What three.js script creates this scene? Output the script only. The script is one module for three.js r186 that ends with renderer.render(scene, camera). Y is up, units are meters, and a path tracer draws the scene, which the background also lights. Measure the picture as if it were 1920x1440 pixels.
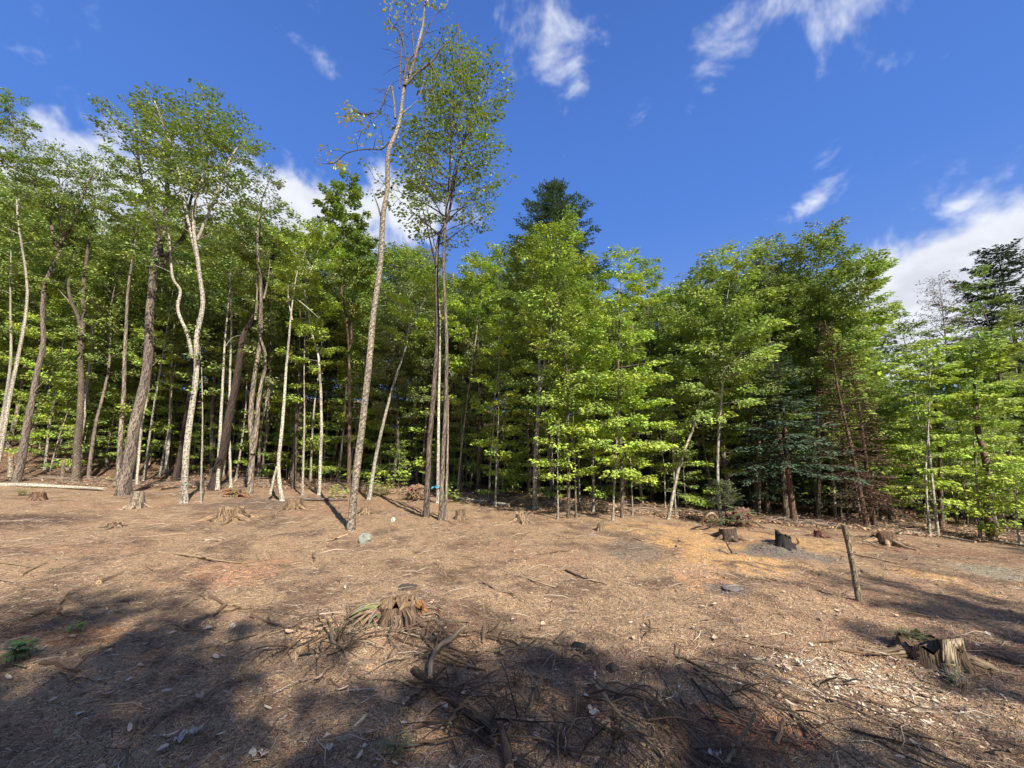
import * as THREE from 'three';
import { ImprovedNoise } from 'three/addons/math/ImprovedNoise.js';

// ---------------------------------------------------------------- camera, sky, sun, exposure
const W0 = 1920, H0 = 1440, FPX = 745, PITCH = THREE.MathUtils.degToRad(9.5), EYE = 1.6;
const scene = new THREE.Scene();
const camera = new THREE.PerspectiveCamera(2 * THREE.MathUtils.radToDeg(Math.atan(H0 / 2 / FPX)), W0 / H0, 0.05, 2000);
camera.position.set(0, EYE, 0);
camera.rotation.set(PITCH, 0, 0);
const EXPOSURE = 1.9;
const SUN_AZ = THREE.MathUtils.degToRad(32), SUN_EL = THREE.MathUtils.degToRad(39);
const SUN = new THREE.Vector3(Math.sin(SUN_AZ) * Math.cos(SUN_EL), Math.sin(SUN_EL), Math.cos(SUN_AZ) * Math.cos(SUN_EL));
const sun = new THREE.DirectionalLight(new THREE.Color().setRGB(1, 0.93, 0.82), 5.0);
sun.name = 'sun';
sun.position.copy(SUN).multiplyScalar(60);
sun.castShadow = true;
sun.shadow.mapSize.set(4096, 4096);
Object.assign(sun.shadow.camera, { left: -45, right: 45, top: 45, bottom: -45, near: 1, far: 160 });
scene.add(sun, sun.target);
const SKY_ZENITH = [0.030, 0.078, 0.262], SKY_MID = [0.051, 0.130, 0.39], SKY_LOW = [0.15, 0.25, 0.48];

// ---------------------------------------------------------------- helpers
function rng(seed) { let s = seed | 0; return () => { s = (s + 0x6d2b79f5) | 0; let t = Math.imul(s ^ (s >>> 15), 1 | s); t = (t + Math.imul(t ^ (t >>> 7), 61 | t)) ^ t; return ((t ^ (t >>> 14)) >>> 0) / 4294967296; }; }
const V = (x, y, z) => new THREE.Vector3(x, y, z);
const lerp = THREE.MathUtils.lerp, clamp = THREE.MathUtils.clamp, sstep = (a, b, x) => { const t = clamp((x - a) / (b - a), 0, 1); return t * t * (3 - 2 * t); };
const perlin = new ImprovedNoise();
const N2 = (x, y, s = 0) => perlin.noise(x + 31.7, y + 17.3, s * 13.37 + 0.5);
function fbm(x, y, oct, s = 0) { let a = 0.5, r = 0, f = 1; for (let i = 0; i < oct; i++) { r += a * N2(x * f, y * f, s + i); a *= 0.5; f *= 2.03; } return r; }
const counts = {};
function numbered(n) { const k = counts[n] = (counts[n] ?? -1) + 1; return k ? n + '_' + String(k).padStart(3, '0') : n; }
function tag(o, label, category, group, kind) { if (label) o.userData.label = label; if (category) o.userData.category = category; if (group) o.userData.group = group; if (kind) o.userData.kind = kind; return o; }
function shadows(o) { o.traverse((m) => { if (m.isMesh) { m.castShadow = true; m.receiveShadow = true; } }); return o; }
function thing(name, label, category, pos, group) { const g = new THREE.Group(); g.name = numbered(name); g.position.copy(pos); tag(g, label, category, group); scene.add(g); return g; }
function copyOf(root, name, label, group) { const c = root.clone(); c.name = numbered(name); c.userData = { ...root.userData }; tag(c, label, null, group); scene.add(c); return c; }
// a direction through a point of the photograph, and where it meets things
function ray(px, py) {
  const cx = (px - W0 / 2) / FPX, cy = (H0 / 2 - py) / FPX, c = Math.cos(PITCH), s = Math.sin(PITCH);
  return V(cx, cy * c + s, -(c - cy * s));
}
function at(px, py, depth) { const d = ray(px, py); return d.multiplyScalar(depth / -d.z).add(V(0, EYE, 0)); }

// ---------------------------------------------------------------- terrain
const MOUNDS = [];                                      // [x, z, radius, height]
function height(x, z) {
  const d = -z;
  let h = 0.02 * Math.max(0, -x - 3) - 0.064 * Math.max(0, x - 1.5) * sstep(0, 10, d) * (x > 1.5 ? sstep(1.5, 5, x) : 0);
  if (x > 30) h += 0.064 * (x - 30);
  if (d > 15) h += 0.035 * (d - 15) * sstep(4, -12, x) * (d < 60 ? 1 : 60 / d);
  h += 0.09 * fbm(x * 0.35, z * 0.35, 2, 1) * sstep(0.5, 4, Math.hypot(x, z));
  for (const m of MOUNDS) { const q = ((x - m[0]) ** 2 + (z - m[1]) ** 2) / (m[2] * m[2]); if (q < 6) h += m[3] * Math.exp(-q * 1.4); }
  h += 0.17 * Math.max(0, Math.hypot(x * 0.75, d) - 23) * (d > 0 ? 1 : 0) * (Math.hypot(x * 0.75, d) < 70 ? 1 : 47 / (Math.hypot(x * 0.75, d) - 23));
  const near = d < 30 && d > -8 && Math.abs(x) < 30;
  if (near) { h += 0.075 * fbm(x * 1.3, z * 1.3, 2, 3); if (d < 14) h += 0.05 * Math.abs(fbm(x * 4.2, z * 4.2, 3, 5)) + 0.02 * fbm(x * 11, z * 11, 2, 8); }
  return h;
}
function ground(px, py, lift = 0) {
  const d = ray(px, py); d.divideScalar(-d.z);
  let t = 0.8, p = V(0, 0, 0);
  for (let i = 0; i < 4000; i++) { p.copy(d).multiplyScalar(t).add(V(0, EYE, 0)); if (p.y <= height(p.x, p.z) + lift) break; t += 0.01 + t * 0.0015; if (t > 80) break; }
  return p;
}
const onGround = (x, z, dy = 0) => V(x, height(x, z) + dy, z);

// ---------------------------------------------------------------- mesh builder
class MB {
  constructor() { this.p = []; this.n = []; this.u = []; this.c = []; this.i = []; }
  get count() { return this.p.length / 3; }
  vert(x, y, z, nx, ny, nz, u, v, c) { this.p.push(x, y, z); this.n.push(nx, ny, nz); this.u.push(u, v); this.c.push(c[0], c[1], c[2]); return this.p.length / 3 - 1; }
  // tube along points with a radius at each; opt: wob (uneven section), tint(i) colour factor, cap
  tube(pts, rad, sides, col, opt = {}) {
    const n = pts.length, base = this.count, tan = V(0, 0, 0), side = V(0, 0, 0), up = V(0, 0, 0);
    let run = 0, prev = null;
    const rings = Math.max(0.5, Math.round((2 * Math.PI * rad[0]) / 0.5) * 0.5);
    for (let i = 0; i < n; i++) {
      tan.copy(pts[Math.min(n - 1, i + 1)]).sub(pts[Math.max(0, i - 1)]).normalize();
      if (!prev) { side.set(1, 0, 0); if (Math.abs(tan.x) > 0.9) side.set(0, 0, 1); } else side.copy(prev);
      side.addScaledVector(tan, -side.dot(tan)).normalize(); prev = side.clone();
      up.crossVectors(tan, side);
      if (i) run += pts[i].distanceTo(pts[i - 1]);
      for (let k = 0; k <= sides; k++) {
        const a = (k % sides) / sides * Math.PI * 2, ca = Math.cos(a), sa = Math.sin(a);
        let r = rad[i];
        if (opt.wob) r *= 1 + opt.wob * N2(ca * 1.3 + (opt.seed ?? 0), sa * 1.3 + run * (opt.wf ?? 2.2), 4);
        if (opt.flare && run < 0.9) r *= 1 + opt.flare * Math.exp(-run / 0.16) * (0.75 + 0.5 * Math.cos(a * (opt.lobes ?? 4) + (opt.seed ?? 0)));
        const nx = side.x * ca + up.x * sa, ny = side.y * ca + up.y * sa, nz = side.z * ca + up.z * sa;
        const f = opt.tint ? opt.tint(i / (n - 1), run, a) : null;
        this.vert(pts[i].x + nx * r, pts[i].y + ny * r, pts[i].z + nz * r, nx, ny, nz, (k / sides) * rings, run, f ? [col[0] * f[0], col[1] * f[1], col[2] * f[2]] : col);
      }
    }
    const s1 = sides + 1;
    for (let i = 0; i < n - 1; i++) for (let k = 0; k < sides; k++) { const a = base + i * s1 + k, b = a + 1, c = a + s1, d = c + 1; this.i.push(a, b, c, b, d, c); }
    if (opt.cap) for (const e of [0, n - 1]) {
      tan.copy(pts[e]).sub(pts[e ? e - 1 : 1]).normalize();
      const cc = opt.capCol ?? col, m = this.vert(pts[e].x, pts[e].y, pts[e].z, tan.x, tan.y, tan.z, 0, 0, cc), first = this.count;
      for (let k = 0; k <= sides; k++) { const o = (base + e * s1 + k) * 3; this.vert(this.p[o], this.p[o + 1], this.p[o + 2], tan.x, tan.y, tan.z, 0.1, 0.1, cc); }
      for (let k = 0; k < sides; k++) e ? this.i.push(m, first + k, first + k + 1) : this.i.push(m, first + k + 1, first + k);
    }
    return this;
  }
  // one small folded leaf: pos, tip direction t, face normal nrm, length, width
  leaf(px, py, pz, t, m, len, wid, fold, col) {
    const bx = t.y * m.z - t.z * m.y, by = t.z * m.x - t.x * m.z, bz = t.x * m.y - t.y * m.x, w = wid / 2, l = len * 0.45, f = fold * wid, b = this.p.length / 3;
    this.p.push(px, py, pz, px + t.x * l + bx * w + m.x * f, py + t.y * l + by * w + m.y * f, pz + t.z * l + bz * w + m.z * f, px + t.x * len, py + t.y * len, pz + t.z * len, px + t.x * l - bx * w + m.x * f, py + t.y * l - by * w + m.y * f, pz + t.z * l - bz * w + m.z * f);
    for (let k = 0; k < 4; k++) { this.n.push(m.x, m.y, m.z); this.c.push(col[0], col[1], col[2]); }
    this.i.push(b, b + 1, b + 2, b, b + 2, b + 3);
  }
  build(name, mat, parent, kind) {
    const { p: q, n: m0, i: ix } = this;                // faces turned the way their normals point
    for (let k = 0; k < ix.length; k += 3) {
      const a = ix[k] * 3, b = ix[k + 1] * 3, c = ix[k + 2] * 3, ux = q[b] - q[a], uy = q[b + 1] - q[a + 1], uz = q[b + 2] - q[a + 2], vx = q[c] - q[a], vy = q[c + 1] - q[a + 1], vz = q[c + 2] - q[a + 2];
      if ((uy * vz - uz * vy) * (m0[a] + m0[b] + m0[c]) + (uz * vx - ux * vz) * (m0[a + 1] + m0[b + 1] + m0[c + 1]) + (ux * vy - uy * vx) * (m0[a + 2] + m0[b + 2] + m0[c + 2]) < 0) { ix[k + 1] = c / 3; ix[k + 2] = b / 3; }
    }
    const g = new THREE.BufferGeometry();
    g.setAttribute('position', new THREE.BufferAttribute(new Float32Array(this.p), 3));
    g.setAttribute('normal', new THREE.BufferAttribute(new Float32Array(this.n), 3));
    if (this.u.length) g.setAttribute('uv', new THREE.BufferAttribute(new Float32Array(this.u), 2));
    g.setAttribute('color', new THREE.BufferAttribute(new Float32Array(this.c), 3));
    g.setIndex(new THREE.BufferAttribute(new Uint32Array(this.i), 1));
    const m = new THREE.Mesh(g, mat); m.name = name; m.castShadow = m.receiveShadow = true;
    if (kind) m.userData.kind = kind;
    if (parent) parent.add(m);
    MB.tris += this.i.length / 3;
    return m;
  }
}
MB.tris = 0;

// ---------------------------------------------------------------- textures and materials
function canvasTex(size, draw, srgb) {
  const c = document.createElement('canvas'); c.width = c.height = size; const g = c.getContext('2d'); draw(g, size);
  const t = new THREE.CanvasTexture(c); t.wrapS = t.wrapT = THREE.RepeatWrapping; if (srgb) t.colorSpace = THREE.SRGBColorSpace; return t;
}
const wrapDraw = (g, s, f) => { for (const dx of [-s, 0, s]) for (const dy of [-s, 0, s]) { g.save(); g.translate(dx, dy); f(); g.restore(); } };
function strokes(g, S, r, n, len, wid, cols, flat) {
  for (let i = 0; i < n; i++) {
    const x = r() * S, y = r() * S, a = flat ? (r() - 0.5) * flat : r() * Math.PI * 2, l = len * (0.4 + r() * r() * 1.6), b = (r() - 0.5) * l * 0.5, w = wid * (0.5 + r());
    g.strokeStyle = cols[(r() * cols.length) | 0]; g.lineWidth = w; g.lineCap = 'round';
    const x1 = x + Math.cos(a) * l, y1 = y + Math.sin(a) * l, mx = (x + x1) / 2 - Math.sin(a) * b, my = (y + y1) / 2 + Math.cos(a) * b;
    for (const dx of [0, x1 > S || x > S - l ? -S : 0, x < l ? S : 0]) for (const dy of [0, y > S - l ? -S : 0, y < l ? S : 0]) { g.beginPath(); g.moveTo(x + dx, y + dy); g.quadraticCurveTo(mx + dx, my + dy, x1 + dx, y1 + dy); g.stroke(); }
  }
}
function groundDraw(bump) {
  return (g, S) => {
    const r = rng(77);
    g.fillStyle = bump ? '#6a6a6a' : '#a89c92'; g.fillRect(0, 0, S, S);
    const tones = bump ? ['#555', '#777', '#444', '#8a8a8a'] : ['#8d7f75', '#b7a99b', '#776a62', '#a1928a', '#c2b3a2', '#93827a'];
    for (let i = 0; i < 5000; i++) { const x = r() * S, y = r() * S, q = (0.3 + r() * r()) * S * 0.012; g.fillStyle = tones[(r() * tones.length) | 0]; g.globalAlpha = 0.35; wrapIf(g, S, x, y, q * 1.6, () => { g.beginPath(); g.ellipse(0, 0, q * (1 + r() * 0), q * 0.6, i, 0, 7); g.fill(); }); }
    g.globalAlpha = 0.9;
    strokes(g, S, r, 11000, S * 0.011, S * 0.0011, bump ? ['#333', '#3c3c3c', '#555'] : ['#5d524b', '#6a5c53', '#4d443f', '#7b6b60']);
    strokes(g, S, r, 17000, S * 0.013, S * 0.0013, bump ? ['#aaa', '#c8c8c8', '#999', '#ddd'] : ['#d9c8b0', '#e6d8c2', '#c8b49c', '#f0e6d4', '#b9a794', '#dcc0a4']);
    strokes(g, S, r, 1100, S * 0.032, S * 0.002, bump ? ['#eee', '#ccc', '#444'] : ['#efe2cc', '#6b5a4e', '#d6c2a8', '#584b43']);
    g.globalAlpha = 1;
  };
}
function wrapIf(g, S, x, y, q, f) { for (const dx of [0, x < q ? S : 0, x > S - q ? -S : 0]) for (const dy of [0, y < q ? S : 0, y > S - q ? -S : 0]) { if ((dx && dx === 0)) continue; g.save(); g.translate(x + dx, y + dy); f(); g.restore(); } }
const TILE = 1.9;
const groundMap = canvasTex(2048, groundDraw(false), true), groundBump = canvasTex(1024, groundDraw(true), false);
for (const t of [groundMap, groundBump]) t.repeat.set(1 / TILE, 1 / TILE);

function barkDraw(kind, bump) {
  return (g, S) => {
    const r = rng(400 + kind);
    const P = bump ? { base: '#888', dark: ['#333', '#444', '#222'], pale: ['#bbb', '#ccc', '#aaa'] }
      : [{ base: '#cfcac0', dark: ['#6f6a62', '#8b857b', '#57524b'], pale: ['#e9e5dc', '#dcd8ce', '#c0bcb0', '#b9c0ac'] },      // smooth pale bark, lichen
        { base: '#a89e90', dark: ['#6d6257', '#7d7264', '#5f554b'], pale: ['#d2cbbc', '#bdb4a4', '#d9d3c5', '#aba190'] },         // flaking scales
        { base: '#a1958a', dark: ['#4a4039', '#5b5048', '#3b332d'], pale: ['#c8beb2', '#b8ac9e', '#d5ccbf'] }][kind];               // ridged
    g.fillStyle = P.base; g.fillRect(0, 0, S, S);
    const pick = (a) => a[(r() * a.length) | 0];
    const blob = (n, rx, ry, cols, al) => { for (let i = 0; i < n; i++) { const x = r() * S, y = r() * S, a = rx * (0.4 + r()), b = ry * (0.4 + r()), rot = (r() - 0.5) * 0.7; g.globalAlpha = al; g.fillStyle = pick(cols); wrapIf(g, S, x, y, Math.max(a, b) * 1.1, () => { g.beginPath(); g.ellipse(0, 0, a, b, rot, 0, 7); g.fill(); }); } };
    if (kind === 0) { blob(160, S * 0.05, S * 0.05, P.pale, 0.5); blob(70, S * 0.05, S * 0.03, P.dark, 0.22); blob(260, S * 0.03, S * 0.005, P.dark, 0.5); blob(40, S * 0.03, S * 0.02, P.dark, 0.55); blob(200, S * 0.012, S * 0.012, P.pale, 0.7); }
    if (kind === 1) { blob(240, S * 0.05, S * 0.07, P.dark, 0.75); for (let i = 0; i < 210; i++) { const x = r() * S, y = r() * S, a = S * (0.02 + r() * 0.035), b = S * (0.025 + r() * 0.05); g.globalAlpha = 0.95; wrapIf(g, S, x, y, S * 0.09, () => { g.fillStyle = P.dark[0]; g.beginPath(); g.ellipse(3, 5, a * 1.05, b * 1.05, i, 0, 7); g.fill(); g.fillStyle = P.pale[i % 4]; g.beginPath(); g.ellipse(0, 0, a, b, i, 0, 7); g.fill(); }); } blob(300, S * 0.012, S * 0.012, P.dark, 0.5); }
    if (kind === 2) { for (let i = 0; i < 420; i++) { const x = r() * S, y = r() * S, l = S * (0.05 + r() * 0.16), w = S * (0.004 + r() * 0.012); g.globalAlpha = 0.8; g.fillStyle = pick(i % 2 ? P.dark : P.pale); wrapIf(g, S, x, y, l, () => { g.beginPath(); g.ellipse(0, 0, w, l / 2, (i % 7 - 3) * 0.04, 0, 7); g.fill(); }); } blob(90, S * 0.03, S * 0.02, P.pale, 0.25); }
    g.globalAlpha = 1;
  };
}
const BARK = [0, 1, 2].map((k) => {
  const m = canvasTex(512, barkDraw(k, false), true), b = canvasTex(512, barkDraw(k, true), false);
  m.repeat.set(2, [1.4, 2, 1.2][k]); b.repeat.copy(m.repeat);
  return new THREE.MeshStandardMaterial({ name: 'bark', map: m, bumpMap: b, bumpScale: [0.004, 0.014, 0.012][k], roughness: 0.9, vertexColors: true });
});
const WOOD = (() => {
  const f = (bump) => (g, S) => { const r = rng(91); g.fillStyle = bump ? '#888' : '#e8decf'; g.fillRect(0, 0, S, S); for (let i = 0; i < 700; i++) { const x = r() * S, y = r() * S, l = S * (0.1 + r() * 0.35), w = S * (0.002 + r() * 0.006); g.globalAlpha = 0.6; g.fillStyle = (bump ? ['#444', '#ccc', '#666'] : ['#a8957f', '#f4ecdd', '#c2b09a', '#8a7866', '#e9dcc8'])[i % (bump ? 3 : 5)]; wrapIf(g, S, x, y, l, () => { g.beginPath(); g.ellipse(0, 0, w, l / 2, 0, 0, 7); g.fill(); }); } g.globalAlpha = 1; };
  const m = canvasTex(512, f(false), true), b = canvasTex(512, f(true), false); m.repeat.set(2, 1.5); b.repeat.copy(m.repeat);
  return new THREE.MeshStandardMaterial({ name: 'weathered wood', map: m, bumpMap: b, bumpScale: 0.006, roughness: 0.9, vertexColors: true });
})();
const LEAF = new THREE.MeshPhysicalMaterial({ name: 'leaf', vertexColors: true, roughness: 0.96, transmission: 0.28, thickness: 0, side: THREE.DoubleSide, specularIntensity: 0.6 });
const NEEDLE = new THREE.MeshPhysicalMaterial({ name: 'needles', vertexColors: true, roughness: 0.95, transmission: 0.2, thickness: 0, side: THREE.DoubleSide, specularIntensity: 0.5 });
const PLAIN = new THREE.MeshStandardMaterial({ name: 'matter', vertexColors: true, roughness: 0.92, side: THREE.DoubleSide });
const CHIP = new THREE.MeshStandardMaterial({ name: 'litter', color: 0xffffff, roughness: 0.9, side: THREE.DoubleSide });

// ---------------------------------------------------------------- sky
{
  const SW = 3072, SH = 1536, data = new Float32Array(SW * SH * 4), r = rng(5);
  const clouds = [];
  const cl = (px, py, rx, ry, s, w = 1, rot = 0) => { const d = ray(px, py).normalize(); clouds.push({ d, rx: rx / FPX * 1.0, ry: ry / FPX, s, w, rot }); };
  cl(1015, 40, 120, 90, 0.8, 1.35, 0.3); cl(1040, 120, 26, 50, 0.34, 1.5); cl(1086, 140, 16, 28, 0.4, 1.2);
  cl(1490, -10, 150, 42, 0.78, 1.25); cl(1565, 55, 40, 50, 0.55, 1.35, -0.5); cl(1400, 20, 50, 22, 0.44, 1.35); cl(1620, 10, 45, 30, 0.45, 1.35); cl(1330, 172, 26, 34, 0.46, 1.2); cl(1195, 195, 34, 20, 0.36, 1.3); cl(1690, 110, 26, 22, 0.3, 1.4);
  cl(1520, 378, 52, 24, 0.7, 1.0, 0.35); cl(1548, 285, 20, 30, 0.28, 1.4); cl(1795, 382, 20, 14, 0.3, 1.2);
  cl(1800, 575, 185, 84, 1.25, 0.5, 0.35); cl(1960, 550, 150, 84, 1.3, 0.5); cl(1700, 590, 110, 60, 0.8, 0.7);
  cl(575, 375, 62, 50, 0.85, 0.8); cl(735, 365, 75, 60, 1.0, 0.7); cl(830, 400, 60, 40, 0.8, 0.8); cl(640, 430, 160, 50, 0.8, 0.8);
  cl(20, 325, 110, 50, 0.5, 1.2); cl(120, 285, 50, 32, 0.45, 1.2); cl(330, 300, 120, 80, 0.5, 1.1); cl(470, 420, 80, 60, 0.75, 0.9); cl(250, 470, 200, 120, 0.9, 0.7);
  cl(610, 105, 48, 28, 0.44, 1.3); cl(540, 65, 40, 40, 0.3, 1.5); cl(470, 8, 46, 22, 0.3, 1.4); cl(100, 6, 28, 22, 0.3, 1.4); cl(15, 50, 40, 26, 0.24, 1.5);
  cl(1100, 560, 500, 60, 0.5, 0.9);
  for (let i = 0; i < 70; i++) {                        // unseen clouds added all round to whiten the sky light
    const az = r() * 6.283, el = 0.08 + r() * 1.2, d = V(Math.cos(az) * Math.cos(el), Math.sin(el), Math.sin(az) * Math.cos(el)), q = d.clone().applyAxisAngle(V(1, 0, 0), -PITCH);
    if (q.z < 0 && Math.abs(q.x / q.z) < 2.7 && Math.abs(q.y / q.z) < 2.2) continue;
    clouds.push({ d, rx: 0.1 + r() * 0.22, ry: 0.05 + r() * 0.12, s: 0.4 + r() * 0.7, w: 0.6 + r() * 0.7, rot: r() - 0.5 });
  }
  for (const c of clouds) { c.r = V(0, 1, 0).cross(c.d).normalize().negate(); c.u = c.r.clone().cross(c.d).normalize(); if (c.u.y < 0) c.u.negate(); c.lim = Math.cos(Math.min(1.2, Math.max(c.rx, c.ry) * 2.3)); }
  const n3 = (x, y, z) => perlin.noise(x + 7.1, y + 3.7, z + 11.3);
  const d = V(0, 0, 0);
  for (let j = 0; j < SH; j++) {
    const el = ((j + 0.5) / SH - 0.5) * Math.PI, y = Math.sin(el), ce = Math.cos(el);
    for (let i = 0; i < SW; i++) {
      const az = ((i + 0.5) / SW - 0.5) * 2 * Math.PI; d.set(Math.cos(az) * ce, y, Math.sin(az) * ce);
      const o = (j * SW + i) * 4, e = Math.max(0, y);
      const k1 = sstep(0.0, 0.55, e), k2 = sstep(0.45, 1.0, e);
      let R = lerp(lerp(SKY_LOW[0], SKY_MID[0], k1), SKY_ZENITH[0], k2), G = lerp(lerp(SKY_LOW[1], SKY_MID[1], k1), SKY_ZENITH[1], k2), B = lerp(lerp(SKY_LOW[2], SKY_MID[2], k1), SKY_ZENITH[2], k2);
      if (y > -0.05) {
        let dens = 0, wisp = 0, tot = 0;
        for (const c of clouds) {
          const dt = d.dot(c.d); if (dt < c.lim) continue;
          let a = d.dot(c.r) / dt, b = d.dot(c.u) / dt; const cr = Math.cos(c.rot), sr = Math.sin(c.rot), a2 = a * cr + b * sr, b2 = -a * sr + b * cr;
          const q = (a2 / c.rx) ** 2 + (b2 / c.ry) ** 2, g = c.s * Math.exp(-q * 1.1); dens += g; wisp += g * c.w; tot += g;
        }
        if (tot > 0.01) {
          wisp /= tot;
          const wx = n3(d.x * 6, d.y * 6, d.z * 6) * 0.25, wy = n3(d.x * 6 + 9, d.y * 6, d.z * 6) * 0.25;
          let f = 0, am = 0.46, fr = 12; for (let q = 0; q < 7; q++) { f += am * n3((d.x + wx * 0.3) * fr, (d.y + wy * 0.3) * fr * (1 + 0.25 * wisp), d.z * fr); am *= 0.62; fr *= 2.05; }
          const v = dens * 1.15 + f * (0.55 + 0.65 * wisp) - 0.36 - 0.12 * wisp;
          let al = sstep(0, 0.5 + 0.6 * wisp, v) * (wisp > 1 ? 0.72 : 0.93);
          const body = 0.9 + 0.14 * clamp(f * 2 + 0.4, 0, 1), shade = clamp(1 - 0.13 * sstep(0.5, 1.6, v) * (0.6 - f), 0.6, 1);
          R = lerp(R, body * shade * 0.51, al); G = lerp(G, body * (shade * 0.97 + 0.03) * 0.525, al); B = lerp(B, body * (shade * 0.9 + 0.1) * 0.56, al);
        }
      }
      if (y < 0) { const m = sstep(0, -0.2, y); R = lerp(R, 0.12, m); G = lerp(G, 0.11, m); B = lerp(B, 0.09, m); }
      data[o] = R; data[o + 1] = G; data[o + 2] = B; data[o + 3] = 1;
    }
  }
  const t = new THREE.DataTexture(data, SW, SH, THREE.RGBAFormat, THREE.FloatType);
  t.mapping = THREE.EquirectangularReflectionMapping; t.magFilter = t.minFilter = THREE.LinearFilter; t.needsUpdate = true;
  scene.background = t; scene.environment = t;
}

// ---------------------------------------------------------------- ground sheet
{ const a = ground(1462, 1040); MOUNDS.push([a.x, a.z - 0.1, 0.55, 0.22]); const b = ground(745, 1165); MOUNDS.push([b.x, b.z, 0.8, 0.13]); const c = ground(1665, 1012); MOUNDS.push([c.x, c.z, 0.7, 0.12]); const e = ground(1800, 1290); MOUNDS.push([e.x, e.z, 0.7, -0.06]); const f = ground(595, 1185); MOUNDS.push([f.x, f.z, 0.4, 0.1]); const m = ground(1400, 1385); MOUNDS.push([m.x, m.z, 0.45, -0.05]); }
const PATCH = [];                                       // soil of another colour, some of it painted-in shade: [x, z, rx, rz, colour, ragged]
const patch = (px, py, wx, wy, col, k = 1) => { const a = ground(px, py), b = ground(px + wx, py), c = ground(px, py - wy), e = ground(px, Math.min(1439, py + wy)); PATCH.push([a.x, a.z, Math.abs(b.x - a.x), Math.abs(c.z - e.z) / 2, col, k]); };
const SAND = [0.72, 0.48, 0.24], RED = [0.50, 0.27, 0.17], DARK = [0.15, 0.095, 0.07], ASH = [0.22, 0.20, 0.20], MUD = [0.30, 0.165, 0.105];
patch(1320, 1035, 130, 26, SAND); patch(1400, 1010, 160, 12, SAND, 0.7); patch(1740, 1080, 40, 22, SAND, 0.7); patch(1330, 1085, 60, 20, [0.6, 0.36, 0.2], 0.8); patch(430, 1070, 120, 26, RED, 0.5); patch(1310, 1070, 50, 14, [0.6, 0.42, 0.3], 0.8);
patch(1200, 1030, 65, 18, ASH, 0.8); patch(1455, 1030, 58, 18, [0.22, 0.205, 0.2], 1.0); patch(1910, 1085, 55, 22, [0.36, 0.37, 0.31], 1.2); patch(1370, 1105, 40, 14, [0.18, 0.16, 0.17], 0.9);
patch(1400, 1385, 110, 55, MUD, 1.2); patch(1130, 1245, 110, 26, [0.22, 0.15, 0.13], 0.9); patch(60, 975, 120, 18, DARK); patch(50, 1165, 130, 26, DARK, 0.7); patch(1850, 1230, 160, 40, [0.2, 0.12, 0.085], 0.8); patch(480, 945, 90, 12, [0.17, 0.13, 0.12], 0.8);  // left-edge DARK bands and the patch right of the near stump: painted tree shade
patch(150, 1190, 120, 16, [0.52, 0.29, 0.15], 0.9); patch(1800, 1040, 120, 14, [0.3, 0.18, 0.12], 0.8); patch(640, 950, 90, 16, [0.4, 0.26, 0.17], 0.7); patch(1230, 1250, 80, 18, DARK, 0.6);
function soil(x, z) {
  const n1 = fbm(x * 0.45, z * 0.45, 4, 21), n2 = fbm(x * 1.4 + 9, z * 1.4, 4, 25), n3 = fbm(x * 5, z * 5, 3, 29), d = -z;
  let c = [0.45, 0.335, 0.23];
  const mixc = (q, k) => { k = clamp(k, 0, 1); for (let i = 0; i < 3; i++) c[i] = lerp(c[i], q[i], k); };
  mixc([0.42, 0.27, 0.185], sstep(0.0, 0.3, n1 + n2 * 0.4) * 0.7);
  mixc([0.24, 0.17, 0.12], sstep(0.02, 0.26, n2 - n1 * 0.3 + 0.3 * n3) * 0.8);
  mixc([0.53, 0.41, 0.285], sstep(0.05, 0.3, n3 + 0.4 * n1) * 0.5);
  // raw, moist soil of the near strip, ragged edged, with foreground shade painted in
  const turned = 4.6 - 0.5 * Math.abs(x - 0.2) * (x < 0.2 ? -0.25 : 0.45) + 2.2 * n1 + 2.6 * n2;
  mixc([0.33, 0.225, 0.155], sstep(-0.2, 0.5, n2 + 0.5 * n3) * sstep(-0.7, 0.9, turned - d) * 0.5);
  mixc([0.15, 0.095, 0.07], sstep(0.08, 0.3, n2 * 0.7 + n3 * 0.8) * 0.6);
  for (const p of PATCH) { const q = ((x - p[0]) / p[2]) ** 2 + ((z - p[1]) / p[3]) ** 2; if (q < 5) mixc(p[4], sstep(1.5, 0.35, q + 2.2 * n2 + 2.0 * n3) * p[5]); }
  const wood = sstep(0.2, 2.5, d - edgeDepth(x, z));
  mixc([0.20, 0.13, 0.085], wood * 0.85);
  return [c[0] * 1.72, c[1] * 1.8, c[2] * 1.8];
}
function edgeDepth(x, z) { return x < -6 ? 14.6 : x < 8 ? 13.5 : 12.2; }
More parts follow.
